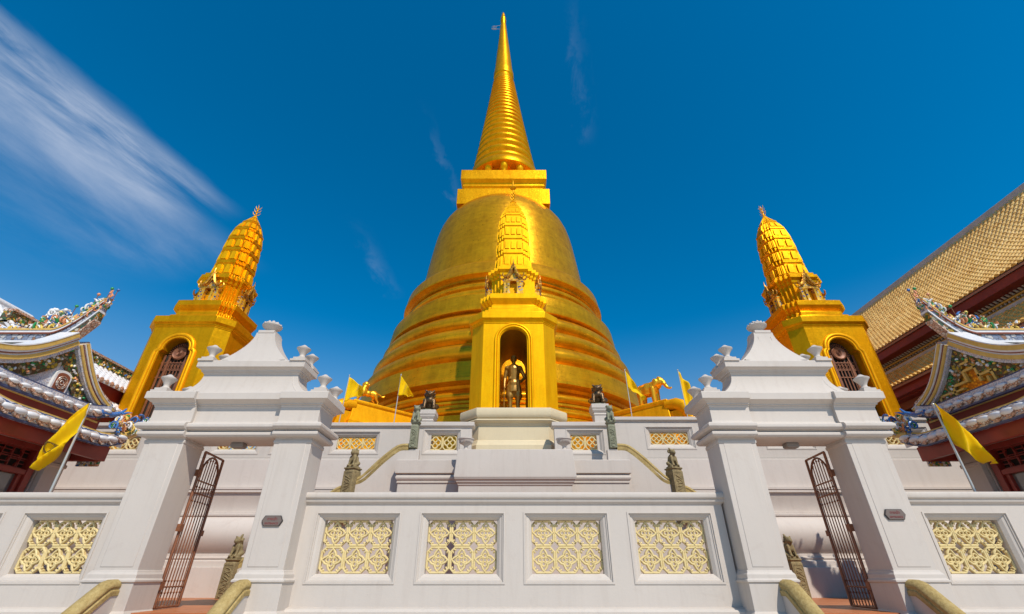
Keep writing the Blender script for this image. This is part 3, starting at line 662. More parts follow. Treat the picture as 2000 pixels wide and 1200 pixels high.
for s, sd in ((-1, 'left'), (1, 'right')):
    t = thing('stair_parapet', 'white sloping stair parapet descending %sward from the landing block' % sd, 'parapet', (s * 3.0, 13.5, -.5))
    mb = MB(); prof = [(.25, 3.68), (-.30, 3.68), (-.55, 3.52), (-1.25, 2.92), (-1.45, 2.75), (-1.75, 2.6), (-2.0, 2.4), (-4.05, .70), (-4.35, .55), (-4.35, 0), (.25, 0)]
    mb.loft([[(-s * x, y, z) for x, z in prof] for y in (.05, .25)]); build('parapet_wall', mb, M['white'], t, smooth=20, bev=.008)
    mb = MB()
    for i in range(12): mb.box(*sorted((s * .2 + s * .33 * i, s * .2 + s * .33 * (i + 1))), .26, .99, 0, 3.5 - .27 * i)
    build('stair_steps', mb, M['white_old'], t)
    sec = [(-.10, -.12), (-.10, -.03), (-.08, -.015), (-.10, .03), (-.05, .09), (.05, .09), (.10, .03), (.08, -.015), (.10, -.03), (.10, -.12)]
    def rail(lab, pts):
        r = thing('stair_rail', lab, 'handrail', (s * 3.0, 13.65, -.5), 0, 'curved stone stair rails')
        mb = MB(); P_ = [Vector((s * x, 0, z)) for x, z in pts]
        # Catmull-Rom
        Q = []
        for i in range(len(P_) - 1):
            p0, p1, p2, p3 = P_[max(i - 1, 0)], P_[i], P_[i + 1], P_[min(i + 2, len(P_) - 1)]
            for k8 in range(5):
                u = k8 / 5; Q.append(.5 * ((2 * p1) + (-p0 + p2) * u + (2 * p0 - 5 * p1 + 4 * p2 - p3) * u * u + (-p0 + 3 * p1 - 3 * p2 + p3) * u ** 3))
        Q.append(P_[-1]); mb.sweep(Q, sec); build('rail', mb, M['stone'], r, smooth=40)
    rail('curved upper stone stair rail on the %s between the two carved posts' % sd, [(.05, 3.77), (.32, 3.75), (.55, 3.60), (.85, 3.33), (1.12, 3.05), (1.30, 2.88), (1.48, 2.82), (1.62, 2.85)])
    rail('lower stone stair rail on the %s running down to the courtyard post' % sd, [(1.62, 2.62), (1.85, 2.60), (2.15, 2.40), (3.2, 1.55), (3.9, .92), (4.2, .75), (4.35, .75)])
    carved_post('carved_post', 'green grey carved stone post with crouching lion beside the %s terrace panel' % sd, s * 2.94, 13.60, 3.22, 3.97, .22, M['stone_green'], 'carved stair posts', 0, 0)
    carved_post('carved_post', 'ochre carved stone post with seated beast halfway down the %s stairs' % sd, s * 4.60, 13.60, 1.2, 2.66, .34, M['stone_carved'], 'carved stair posts', s * .35, 1)
    carved_post('carved_post', 'ochre carved stone post seen through the %s gateway at the foot of the stairs' % sd, s * 7.28, 13.60, -.5, .38, .32, M['stone_carved'], 'carved stair posts', s * .2, 1)
    # white post with bronze lion
    dz = 0 if s < 0 else .19
    X = -2.78 if s < 0 else 2.83
    t = thing('lion_post', 'square white post with stepped cap behind the %s stair head' % sd, 'post', (X, 14.62, 3.1), 0, 'white posts carrying bronze lions')
    hh = 1.53 + dz * 1.05
    mb = MB(); mb.mould(rect(-.2, .2, -.2, .2), [(.0, 0), (.0, hh - .36), (.02, hh - .35), (.02, hh - .32), (.01, hh - .31), (.01, hh - .27), (.03, hh - .26), (.06, hh - .20), (.06, hh - .16), (.08, hh - .14), (.08, hh - .01), (.07, hh)]); build('post_body', mb, M['white'], t, smooth=25, bev=.005)
    t = thing('bronze_lion', 'dark bronze seated guardian lion on the white post left of the golden shrine' if s < 0 else 'dark bronze seated guardian lion on the white post right of the golden shrine', 'statue', (X, 14.62, 3.1 + hh), s * -.12, 'bronze guardian lions')
    mb = MB(); mb.box(-.21, .21, -.19, .19, 0, .05); build('statue_base', mb, M['stone_green'], t, bev=.01)
    mb = MB(); mb.cap((0, .08, .20), (0, .0, .38), .15, .13); mb.cap((0, -.05, .36), (0, -.06, .46), .12, .10)
    mb.ball((0, -.09, .56), (.12, .11, .11)); mb.ball((0, -.19, .53), (.07, .05, .04)); mb.ball((0, -.18, .475), (.055, .04, .02))
    for q in (-1, 1):
        mb.cap((q * .11, -.08, .36), (q * .12, -.13, .13), .055, .045); mb.ball((q * .12, -.16, .085), (.06, .07, .04))
        mb.cap((q * .17, .06, .20), (q * .16, -.04, .12), .09, .06); mb.ball((q * .10, -.10, .66), (.035, .03, .035)); mb.ball((q * .05, -.175, .59), .022); mb.ball((q * .08, -.14, .62), (.04, .03, .02))
    for i in range(30):
        a = 2 * pi * i / 10 + i * .3; z = .50 + .05 * (i // 10); mb.ball((.125 * cos(a), -.03 + .10 * abs(sin(a)), z), .032, 6, 5)
    mb.ball((.13, -.14, .12), .06); mb.cap((0, .2, .25), (0, .2, .45), .05, .03)
    mb.V = [(x * 1.28, y * 1.1, z * 1.04) for x, y, z in mb.V]; sculpt('lion_body', mb, M['bronze'], t, .017, 1)

# ------------------------------------------------------------ flags on the terrace
def flag(label, x, y, z0, z1, w_, h0, h1, dirx, lean=0, r=.02, sag=.3, fold=.0, seed=1, pr=False):
    """cloth fixed to the top of a pole, hanging from its upper corner in soft folds"""
    t = thing('flag', label, 'flag', (x, y, z0), 0, 'yellow flags'); H = z1 - z0
    mb = MB(); mb.tube([(0, 0, 0), (lean, 0, H)], [r, r * .8], 8); mb.ball((lean, 0, H), r * 1.4, 8, 6); build('flag_pole', mb, M['pole'], t, smooth=60)
    mb = MB(); R = random.Random(seed); nu, nv = 18, 14; V = []
    for i in range(nu + 1):
        u = i / nu
        for j in range(nv + 1):
            v = j / nv                       # 0 top edge, 1 bottom edge
            px = lean * (1 - (v * h0) / H) * 1.0
            X = px + dirx * w_ * u * (1 - .12 * v)
            Z = H - .05 - v * h0 * (1 - u * h1) - sag * u ** 1.15
            Yv = .13 * sin(u * 9 + v * 3 + seed) * u + fold * sin(v * pi) * u + .03 * sin(13 * u + seed * 2)
            V.append((X, Yv, Z))
    Fc = [(i * (nv + 1) + j, (i + 1) * (nv + 1) + j, (i + 1) * (nv + 1) + j + 1, i * (nv + 1) + j + 1) for i in range(nu) for j in range(nv)]
    mb.add(V, Fc); o = build('cloth', mb, M['flag'], t, smooth=80)
    sm = o.modifiers.new('thick', 'SOLIDIFY'); sm.thickness = .004
    if pr:
        q = MB()
        for k7 in range(9):
            u0 = .28 + .05 * (k7 % 3); 
            P_ = []
            for a in range(7):
                u = .40 + .11 * cos(k7 * .7 + a * .55) * (1 - k7 * .06); v = .52 + .16 * sin(k7 * .7 + a * .55) * (1 - k7 * .06)
                i = int(u * nu); j = int(v * nv); P_.append(Vector(V[i * (nv + 1) + j]) + Vector((dirx * (u * nu - i) / nu * w_, -.012, -(v * nv - j) / nv * h0 * .8)))
            q.tube(P_, .006, 4)
        build('emblem_print', q, M['print'], t)
    return t
flag('yellow flag left of the golden lion, billowing beside the left gateway', -5.82, 14.95, 3.1, 6.05, .56, .92, .72, 1, .08, .018, .42, .12, 3, False)
flag('yellow flag between the golden lion and the left bronze lion', -3.98, 14.95, 3.1, 6.08, .50, .74, .94, 1, .05, .018, .70, .05, 5)
flag('yellow flag hanging in front of the golden elephant', 4.0, 14.95, 3.1, 6.26, .56, .62, .9, 1, -.05, .018, 1.0, .08, 8)
flag('yellow flag behind the left corner of the right gateway', 5.86, 14.95, 3.1, 6.26, .40, 1.35, .35, 1, -.04, .018, .75, .1, 11)
def hang_flag(label, x, y, z0, z1, lean, pts_in, seed, emb):
    """large flag wrapped by the wind and falling steeply from the pole top; pts_in: per-station (drop, inner dx, outer dx, dy)"""
    t = thing('flag', label, 'flag', (x, y, z0), 0, 'yellow flags'); H = z1 - z0
    mb = MB(); mb.tube([(0, 0, 0), (lean * .5, 0, H * .5), (lean, 0, H)], [.028, .026, .02], 10); mb.ball((lean, 0, H + .01), .03, 8, 6); build('flag_pole', mb, M['pole'], t, smooth=60)
    V = []; n = len(pts_in) - 1; K = 5; st = []
    for i in range(n):
        for q in range(K): u = q / K; st.append([pts_in[i][a] * (1 - u) + pts_in[i + 1][a] * u for a in range(3)])
    st.append(list(pts_in[-1])); nv = 14
    for i, (dr, a, b) in enumerate(st):
        for j in range(nv + 1):
            v = j / nv; X = lean * (1 - dr / H) + a + (b - a) * v
            V.append((X, -.16 * sin(pi * v) * min(1, i / 8) - .05 + .075 * sin(v * 11 + i * .35 + seed) * min(1, i / 6), H - dr + .03 * sin(v * 6)))
    Fc = [(i * (nv + 1) + j, (i + 1) * (nv + 1) + j, (i + 1) * (nv + 1) + j + 1, i * (nv + 1) + j + 1) for i in range(len(st) - 1) for j in range(nv)]
    m2 = MB(); m2.add(V, Fc); o = build('cloth', m2, M['flag'], t, smooth=80); sm = o.modifiers.new('thick', 'SOLIDIFY'); sm.thickness = .005
    if emb:
        q = MB(); i0 = int(len(st) * .62)
        for k7 in range(6):
            P_ = [Vector(V[min(len(st) - 1, i0 - 2 + int(3 + 3 * sin(a * .9 + k7))) * (nv + 1) + min(nv, 5 + int(3 + 3 * cos(a * .9 + k7)))]) + Vector((0, -.012, 0)) for a in range(8)]
            q.tube(P_, .007, 4)
        build('emblem_print', q, M['print'], t)
hang_flag('large yellow flag on a tall pole before the left pavilion', -9.12, 9.6, -.5, 3.2, -.10, [(.0, 0, .02), (.25, -.10, .02), (.60, -.30, .02), (.80, -.40, .0), (.98, -.44, -.10), (1.18, -.43, -.24), (1.36, -.38, -.36)], 1, True)
hang_flag('large yellow flag on a tall pole before the right pavilion', 9.12, 9.6, -.5, 3.2, .02, [(.0, 0, .02), (.30, .0, .12), (.62, .0, .34), (.88, .03, .46), (1.02, .10, .54), (1.14, .28, .58), (1.24, .46, .56)], 4, False)
# ------------------------------------------------------------ the golden stupa
CX, CY = -.62, 26.0; SK = 1.1      # whole stupa enlarged and set back so a gap stays behind the shrine
st = thing('stupa', 'huge golden bell-shaped stupa with ringed spire rising behind the white terrace', 'stupa', (CX * SK, CY * SK, 3.1 * SK)); st.scale = (SK, SK, SK)
zq = -3.1
def tor(z0, z1, r0, r1, bul, n=10): return [(r0 + (r1 - r0) * i / n + bul * sin(pi * i / n) ** .75, z0 + (z1 - z0) * i / n) for i in range(n + 1)]
pr = [(8.05, 3.1), (8.05, 5.62), (7.95, 5.66)] + tor(5.68, 5.98, 7.9, 7.9, .14, 6) + [(7.78, 6.0), (7.78, 6.15), (7.86, 6.18), (7.86, 6.28)] + tor(6.30, 6.72, 7.8, 7.74, .20, 8) + [(7.70, 6.74), (7.62, 6.90), (7.70, 7.02), (7.86, 7.06), (8.06, 7.10), (8.06, 7.24), (8.02, 7.27), (7.96, 8.02), (7.90, 8.06), (7.66, 8.09), (7.62, 8.14)]
mb = MB(); mb.lathe([(0.01, 3.1)] + pr + [(0.01, 8.15)], n=128, z0=zq); build('base_drum', mb, M['gold_st'], st, smooth=32)
pr = [(7.60, 8.10)] + tor(8.12, 9.12, 7.62, 7.40, .38) + [(7.30, 9.13), (7.30, 9.20)] + tor(9.20, 10.12, 7.28, 7.05, .36) + [(6.95, 10.13), (6.95, 10.20)] + tor(10.20, 11.12, 6.93, 6.65, .34) + [(6.56, 11.13), (6.62, 11.20), (6.86, 11.26), (6.90, 11.40), (6.78, 12.20), (6.70, 12.26), (6.42, 12.28), (6.36, 12.42)]
mb = MB(); mb.lathe([(0.01, 8.10)] + pr + [(0.01, 12.43)], n=128, z0=zq); build('ring_tiers', mb, M['gold_st'], st, smooth=32)
pr = [(6.34, 12.40)] + tor(12.42, 12.86, 6.26, 6.20, .12, 6) + [(6.10, 12.88), (6.02, 13.0)] + tor(13.02, 13.42, 6.0, 5.98, .14, 6) + [(5.92, 13.44), (5.90, 13.55), (6.02, 13.60), (6.02, 13.72), (6.10, 13.78), (6.28, 13.84), (6.30, 13.92), (6.26, 13.98), (6.16, 14.60), (6.05, 14.75), (5.70, 15.0), (5.50, 15.12), (5.44, 15.16)]
mb = MB(); mb.lathe([(0.01, 12.40)] + pr + [(0.01, 15.17)], n=128, z0=zq); build('bell_rim', mb, M['gold_st'], st, smooth=32)
pr = [(5.46, 15.14), (5.42, 15.3), (5.34, 15.8), (5.24, 16.6), (5.13, 17.5), (5.01, 18.4), (4.90, 19.2), (4.78, 19.9), (4.64, 20.5), (4.46, 21.0), (4.24, 21.4), (3.95, 21.78), (3.58, 22.08), (3.1, 22.34), (2.5, 22.55), (1.8, 22.7), (0.01, 22.8)]
mb = MB(); mb.lathe([(0.01, 15.14)] + pr, n=128, z0=zq); build('bell', mb, M['gold_st'], st, smooth=50)
mb = MB(); mb.mould(rect(-3.17, 3.17, -3.17, 3.17), [(o, z + zq) for o, z in [(0, 21.6), (0, 22.98), (-.34, 23.0), (-.36, 23.18), (-.32, 23.26), (-.40, 23.3), (-.40, 23.45), (-.30, 23.55), (-.30, 23.70), (-.38, 23.76), (-.34, 23.9), (-.20, 24.04), (-.14, 24.1), (-.14, 24.98), (-.2, 25.0)]])
build('throne_block', mb, M['gold'], st, smooth=20, bev=.02)
col = None
for i in range(12):
    a = 2 * pi * i / 12 + pi / 2; mb = MB(); x, y = 2.32 * cos(a), 2.32 * sin(a)
    mb.lathe([(0, 24.9), (.26, 24.9), (.26, 25.05), (.19, 25.1), (.17, 25.2), (.17, 25.75), (.21, 25.8), (.30, 25.92), (.22, 26.0), (.28, 26.12), (.28, 26.42), (0, 26.42)], x, y, 14, zq); build('column', mb, M['gold_leaf'], st, smooth=50)
mb = MB(); mb.lathe([(0, 24.9), (1.3, 24.9), (1.3, 26.42), (0, 26.42)], 0, 0, 40, zq); build('spire_core', mb, M['gold'], st)
# spire: leans a little
def lean(mb):
    mb.V = [(x - max(0, z - 22) * .013, y, z) for x, y, z in mb.V]
mb = MB(); pr = [(0, 26.38), (2.62, 26.38), (2.74, 26.42), (2.76, 26.48), (2.68, 27.05), (2.62, 27.12), (2.50, 27.14)]; mb.lathe(pr + [(0, 27.15)], n=80, z0=zq); lean(mb); build('spire_disc', mb, M['gold'], st, smooth=35)
zs = 27.12; k_ = 23; pr = [(0, 27.1), (2.45, 27.1)]; hs_ = [.86 ** (i * .36) for i in range(k_)]; tot_ = sum(hs_); r0, r1, zt = 2.56, .98, 39.6
for i in range(k_):
    h = hs_[i] / tot_ * (39.6 - 27.12); ra = r0 + (r1 - r0) * ((zs - 27.12) / (zt - 27.12)) ** .9; zs2 = zs + h; rb = r0 + (r1 - r0) * ((zs2 - 27.12) / (zt - 27.12)) ** .9
    pr += [((ra - .05) * .925, zs), (ra * 1.0, zs + h * .18), (ra * 1.012, zs + h * .42), (ra * .99 * .5 + rb * .5, zs + h * .70), (rb * .93, zs + h * .93)]; zs = zs2
mb = MB(); mb.lathe(pr + [(0, zt)], n=72, z0=zq); lean(mb); build('spire_rings', mb, M['gold'], st, smooth=50)
pr = [(0, 39.55), (.93, 39.55), (.86, 39.8), (.84, 40.3), (.92, 40.4), (.95, 40.55), (.90, 40.75), (.93, 41.0), (.84, 41.6), (.74, 43.2), (.60, 45.2), (.44, 47.4), (.30, 49.6), (.24, 50.3), (.30, 50.42), (.30, 50.6), (.22, 50.72), (.27, 50.9), (.27, 51.1), (.17, 51.25), (.19, 51.5), (.14, 51.9), (.06, 52.2), (0, 52.25)]
mb = MB(); mb.lathe(pr, n=48, z0=zq); lean(mb); build('spire_cone', mb, M['gold'], st, smooth=40)
mb = MB(); 
for dz_ in (0, .8): mb.tube([(-.2 - .35, -.2, 48.6 + dz_ + zq), (-1.15 - .35, -.3, 48.6 + dz_ * .3 + zq)], .018, 5)
for i in range(4): mb.tube([(-1.05 - .1 * i, -.3, 48.3 + zq), (-1.05 - .1 * i, -.3, 49.1 + zq)], .015, 5)
mb.tube([(-1.0, -.3, 48.45 + zq), (-1.5, -.3, 48.45 + zq)], .03, 5)
build('spire_ornament', mb, M['lamp'], st)

# golden spurs carrying the animals, at the shoulders of the stupa
def spur(s, px, py, label):
    t = thing('animal_pedestal', label, 'pedestal', (px, py, 3.1), s * rad(45), 'golden pedestals beside the stupa')
    # local -y points outward toward the viewer's corner
    mb = MB(); mb.mould(rect(-.85, .85, -1.2, 2.2), [(.15, 0), (.15, 2.0), (.10, 2.2), (.10, 2.32), (.0, 2.5), (-.06, 2.9), (-.12, 3.08), (-.06, 3.14), (-.06, 3.24), (-.12, 3.28)]); build('pedestal_body', mb, M['gold_base'], t, smooth=25, bev=.02)
    mb = MB()
    for q in (-1, -.33, .33, 1):       # draped folds falling off the outer end
        x = q * .62
        P_ = [(x, -1.0, 3.02), (x, -1.45, 2.98), (x * 1.05, -1.78, 2.80), (x * 1.05, -1.86, 2.6), (x * 1.1, -2.0, 2.2), (x * 1.12, -2.35, 1.85), (x * 1.15, -2.5, 1.4), (x * 1.15, -2.55, .6), (x * 1.15, -2.6, 0)]
        mb.tube(P_, [.22, .26, .27, .22, .24, .28, .26, .25, .26], 10)
    mb.box(-.75, .75, -2.1, -1.1, 0, 2.7)
    build('draped_fold', mb, M['gold_base'], t, smooth=60)
spur(-1, -6.35, 19.6, 'golden pedestal with draped folds under the golden lion left of the stupa')
spur(1, 6.15, 19.6, 'golden pedestal with draped folds under the golden elephant right of the stupa')
# the elephant
t = thing('elephant_statue', 'polished golden elephant statue with raised trunk standing on the right pedestal', 'statue', (6.02, 19.16, 6.375), rad(-44)); t.scale = (.90, 1.0, .93)
mb = MB()     # faces +x
mb.ball((-.05, 0, .74), (.50, .32, .35)); mb.ball((-.36, 0, .76), (.28, .28, .30)); mb.ball((.25, 0, .80), (.28, .27, .30))
mb.cap((.35, 0, .88), (.58, 0, .98), .22, .20); mb.ball((.62, 0, 1.03), (.20, .19, .20)); mb.ball((.62, .07, 1.17), (.09, .08, .07)); mb.ball((.62, -.07, 1.17), (.09, .08, .07))
for q in (-1, 1):
    mb.cap((.28, q * .16, .70), (.30, q * .16, .08), .15, .115); mb.cap((-.40, q * .15, .66), (-.40, q * .16, .36), .18, .13); mb.cap((-.40, q * .16, .36), (-.42, q * .16, .08), .13, .11)
    mb.ball((.31, q * .15, .05), (.10, .09, .05)); mb.ball((-.43, q * .15, .05), (.10, .09, .05))
    mb.ball((.46, q * .22, .95), (.13, .035, .20)); mb.ball((.42, q * .23, .86), (.10, .03, .13))
    mb.tube([(.74, q * .09, .90), (.86, q * .11, .80), (.98, q * .12, .80)], [.035, .028, .012], 7)
mb.tube([(.72, 0, 1.02), (.82, 0, .90), (.90, 0, .72), (.98, 0, .62), (1.08, 0, .57), (1.18, 0, .58)], [.13, .11, .085, .07, .055, .04], 10)
mb.tube([(-.60, 0, .86), (-.68, 0, .70), (-.68, 0, .45)], [.035, .025, .02], 6)
mb.ball((0, 0, .02), (.01, .01, .01))
sculpt('elephant_body', mb, M['gold_bright'], t, .028, 2)
# the lion
t = thing('lion_statue', 'polished golden striding lion statue with curly mane standing on the left pedestal', 'statue', (-6.36, 19.12, 6.375), rad(216)); t.scale = (.80, .85, .84)
mb = MB()     # faces +x (turned to the viewer's left), head looking back
mb.ball((-.30, 0, .62), (.26, .19, .20)); mb.ball((.0, 0, .60), (.30, .17, .17)); mb.ball((.26, 0, .66), (.22, .20, .25)); mb.cap((.28, 0, .72), (.22, .0, .98), .19, .16)
mb.ball((.20, .03, 1.07), (.16, .15, .16)); mb.cap((.18, .10, 1.04), (.12, .20, 1.0), .09, .07); mb.ball((.10, .24, .98), (.06, .05, .045))
R = random.Random(3)
for i in range(60):
    a = R.uniform(0, 2 * pi); z = R.uniform(.55, 1.16); rr = .19 if z < .95 else .15; mb.ball((.26 - (z - .6) * .1 + rr * cos(a), rr * .9 * sin(a) - .02, z), .042, 6, 5)
for q in (-1, 1):
    f = .10 if q > 0 else -.02
    mb.cap((.34, q * .11, .52), (.46 + f, q * .12, .30), .085, .055); mb.cap((.46 + f, q * .12, .30), (.52 + f, q * .12, .05), .05, .045); mb.ball((.56 + f, q * .12, .035), (.09, .06, .04))
    mb.cap((-.38, q * .11, .58), (-.36 - f, q * .12, .34), .12, .07); mb.cap((-.36 - f, q * .12, .34), (-.48 - f, q * .12, .20), .06, .045); mb.cap((-.48 - f, q * .12, .20), (-.44 - f, q * .12, .05), .045, .04); mb.ball((-.40 - f, q * .12, .035), (.08, .055, .035))
mb.tube([(-.52, 0, .70), (-.66, 0, .66), (-.80, 0, .56), (-.92, 0, .60), (-1.0, 0, .66)], [.04, .035, .04, .06, .02], 8)
sculpt('lion_body', mb, M['gold_bright'], t, .026, 1)

# ------------------------------------------------------------ golden shrines
def arch_outline(aw, z0, sp, keyed):
    """half outline from bottom (x>0) to the crown"""
    P_ = [(aw, z0), (aw, sp)]
    if keyed:       # trefoil arch: small shoulder then a round head
        P_ += [(aw - .03, sp + .10), (aw - .12, sp + .17)]; r = aw - .12; c_ = sp + .20
        P_ += [(r * cos(rad(a)), c_ + r * .92 * sin(rad(a))) for a in range(0, 91, 10)]
    else: P_ += [(aw * cos(rad(a)), sp + aw * sin(rad(a))) for a in range(10, 91, 10)]
    return P_
def arch_face(mb, hw, z0, z1, P_, y, flip=1, yd=None):
    for s in (-1, 1):
        for (a, b) in zip(P_[:-1], P_[1:]):
            if abs(a[1] - b[1]) < 1e-6: continue
            mb.add([(s * a[0], y, a[1]), (s * hw, y, a[1]), (s * hw, y, b[1]), (s * b[0], y, b[1])], [(0, 1, 2, 3)])
    t_ = P_[-1][1]; mb.add([(-hw, y, t_), (hw, y, t_), (hw, y, z1), (-hw, y, z1)], [(0, 1, 2, 3)])
    if P_[0][1] > z0 + 1e-4: mb.add([(-hw, y, z0), (hw, y, z0), (hw, y, P_[0][1]), (-hw, y, P_[0][1])], [(0, 1, 2, 3)])
def reveal(mb, P_, y0, y1):
    full = [(-x, z) for x, z in P_] + [(x, z) for x, z in P_[::-1][1:]]
    mb.loft([[(x, y, z) for x, z in full] for y in (y0, y1)], False, False, closed=False)
def pediment(mb_a, mb_b, hw, yf, z0, z1):
    """little gabled doorway: colonnettes, pointed multiple gables; local front at -y"""
    h = z1 - z0
    for s in (-1, 1):
        mb_b.mould(rect(s * hw * .72 - .10, s * hw * .72 + .10, yf - .16, yf + .05), [(.02, z0), (.02, z0 + .1), (.0, z0 + .12), (.0, z0 + h * .45), (.03, z0 + h * .48), (.03, z0 + h * .52)])
        mb_b.mould(rect(s * hw * .48 - .05, s * hw * .48 + .05, yf - .22, yf - .05), [(.02, z0), (.0, z0 + .1), (.0, z0 + h * .42), (.03, z0 + h * .46)])
    mb_a.box(-hw * .95, hw * .95, yf - .20, yf + .05, z0 + h * .50, z0 + h * .57)
    for k9, (ww, zb, zt, yy) in enumerate([(1.0, .56, .94, -.16), (.72, .62, 1.10, -.24)]):
        for s in (-1, 1):
            P_ = []
            for i in range(9):
                u = i / 8; P_.append((s * hw * ww * (1 - u) * (1 - .18 * sin(pi * u)), yf + yy, z0 + h * (zb + (zt - zb) * u ** 1.25)))
            mb_a.tube(P_, [.055] * 8 + [.03], 6)
            e = P_[0]; mb_a.tube([e, (e[0] + s * .10, e[1], e[2] + .02), (e[0] + s * .15, e[1], e[2] + .14), (e[0] + s * .11, e[1] , e[2] + .24)], [.05, .04, .028, .01], 6)
            for i in range(1, 8): p = P_[i]; mb_a.tube([p, (p[0] + s * .06, p[1], p[2] + .09)], [.03, .006], 5)
            prev = P_
        top = P_[-1]; mb_a.tube([top, (0, top[1] - .02, top[2] + .12), (0, top[1] + .0, top[2] + .28)], [.045, .025, .006], 6)
    mb_b.loft([[(x * hw, yf - .12 + d, z0 + h * z) for x, z in ((-.7, .58), (.7, .58), (0, .98))] for d in (0, .1)])
def shrine(cx, cy, zb, label, central, lean_sgn=0):
    t = thing('corner_shrine' if not central else 'central_shrine', label, 'shrine', (cx, cy, zb)); g = lambda z: z - zb
    hw, hd, ch = (1.565, 1.40, .445) if central else (1.62, 1.55, .43)
    zc0, zc1 = (8.22, 8.62) if central else (8.62, 9.02)      # cornice of the body
    gm = M['gold_leaf'] if central else M['gold']
    O = octo(hw, hd, ch); q = O(0); fw = hw - ch
    if central:
        z0 = 4.84; sp, aw = 7.48, .50; P_ = arch_outline(aw, g(z0), g(sp), False)
        mb = MB(); arch_face(mb, fw, g(z0), g(zc0), P_, -hd); arch_face(mb, fw, g(z0), g(zc0), P_, hd); reveal(mb, P_, -hd, -hd + .12)
        lin = MB(); reveal(lin, P_, -hd + .12, hd); build('shaded_niche_lining', lin, M['gold_shaded'], t, smooth=30)  # tunnel walls and vault: unlit look painted in with darkened gold
        for i in (1, 2, 3, 5, 6, 7): a, b = q[i], q[(i + 1) % 8]; mb.add([(a[0], a[1], g(z0)), (b[0], b[1], g(z0)), (b[0], b[1], g(zc0)), (a[0], a[1], g(zc0))], [(0, 1, 2, 3)])
        build('body', mb, gm, t, smooth=20)
        # cream pedestal
        mb = MB(); OP = octo(1.66, 1.5, .5)
        mb.mould(OP, [(o, g(z)) for o, z in [(.12, 3.1), (.12, 3.62), (.06, 3.70), (.03, 3.78), (.0, 3.80), (.0, 4.28), (.03, 4.30), (.03, 4.34), (.06, 4.36)] + [(.06 + .10 * sin(pi * i / 6), 4.36 + .14 * i / 6) for i in range(1, 7)] + [(.12, 4.51), (.16, 4.56), (.18, 4.62), (.18, 4.80), (.16, 4.84)]])
        build('pedestal', mb, M['cream'], t, smooth=28, bev=.006)
        mo = []
        for dd, rr in ((.07, .045), (.16, .05)):
            Q = arch_outline(aw + dd, g(z0), g(sp), False); full = [(-x, -hd - .01, z) for x, z in Q] + [(x, -hd - .01, z) for x, z in Q[::-1][1:]]
            m_ = MB(); m_.tube(full, rr, 8); mo.append(m_)
        m_ = mo[0]; m_.add(mo[1].V, mo[1].F); build('arch_moulding', m_, M['gold_leaf'], t, smooth=60)
    else:
        z0 = 3.1; zd = 3.55; sp, aw = 7.42, .60; P_ = arch_outline(aw, g(zd), g(sp), True)
        mb = MB(); arch_face(mb, fw, 0, g(zc0), P_, -hd); reveal(mb, P_, -hd, -hd + .40)
        for i in (1, 2, 3, 4, 5, 6, 7): a, b = q[i], q[(i + 1) % 8]; mb.add([(a[0], a[1], 0), (b[0], b[1], 0), (b[0], b[1], g(zc0)), (a[0], a[1], g(zc0))], [(0, 1, 2, 3)])
        build('body', mb, gm, t, smooth=20)
        m_ = MB()
        for dd, rr in ((.06, .045), (.17, .075)):
            Q = arch_outline(aw + dd, g(zd), g(sp), True); full = [(-x, -hd - .01, z) for x, z in Q] + [(x, -hd - .01, z) for x, z in Q[::-1][1:]]; m_.tube(full, rr, 8)
        build('arch_moulding', m_, M['gold_base'], t, smooth=60)
        yg = -hd + .34; m_ = MB()
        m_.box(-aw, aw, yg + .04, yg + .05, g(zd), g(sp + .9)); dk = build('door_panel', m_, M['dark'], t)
        m_ = MB()
        for i in range(-4, 5): x = i * .13; m_.box(x - .018, x + .018, yg - .02, yg + .01, g(zd), g(sp - .18))
        for z in (zd + .1, 4.6, 5.9, 6.55, 6.85, 7.15): m_.box(-aw, aw, yg - .035, yg - .021, g(z - .02), g(z + .02))
        for x in (-.52, .52, -.32, .32): m_.box(x - .04, x + .04, yg - .05, yg - .036, g(zd), g(sp + .05))
        for i in range(-4, 4): x = (i + .5) * .13; m_.tube([(x + .045 * cos(a * .7), yg - .03, g(6.98) + .09 * sin(a * .7)) for a in range(10)], .012, 5)
        build('door_grille', m_, M['iron'], t)
        m_ = MB(); c_ = (0, g(sp + .12))
        m_.lathe([(0, -.03), (.20, -.03), (.24, -.06), (.28, -.03), (.28, .0), (0, .0)], 0, 0, 28); m_.V = [(x, yg - .05 + z, c_[1] + y) for x, y, z in m_.V]
        for i in range(-2, 19): a = rad(i * 11.25 + 0); m_.tube([(.30 * cos(a), yg - .04, c_[1] + .30 * sin(a)), (.42 * cos(a), yg - .04, c_[1] + .42 * sin(a))], .016, 5)
        for k9 in range(5): m_.tube([(.05 * k9 * .5 * cos(a) , yg - .09, c_[1] + .02 + .035 * k9 * sin(a)) for a in [j * .8 for j in range(9)]], .009, 4)
        build('door_medallion', m_, M['iron'], t, smooth=40)
    mb = MB(); mb.mould(O, [(o, g(z)) for o, z in [(-.02, zc0 - .05), (.02, zc0 - .04), (.02, zc0), (.05, zc0 + .02), (.05, zc0 + .06), (.12, zc0 + .12), (.14, zc0 + .14), (.14, zc0 + .40), (.12, zc0 + .42), (-.5, zc0 + .44)]])
    build('cornice', mb, gm, t, smooth=20, bev=.01)
    Z = zc0 + .44
    r1 = redent(1.36, .95, 3); d_ = 8.64 + .0
    pr = [(.02, Z - .05), (.02, Z + .18), (-.02, Z + .22), (-.14, Z + .28), (-.14, Z + .42), (-.20, Z + .50), (-.10, Z + .62), (-.04, Z + .70), (-.04, Z + .92), (-.10, Z + .95), (-.16, Z + 1.0)]
    mb = MB(); mb.mould(r1, [(o, g(z)) for o, z in pr]); build('stepped_base', mb, gm, t, smooth=20, bev=.008)
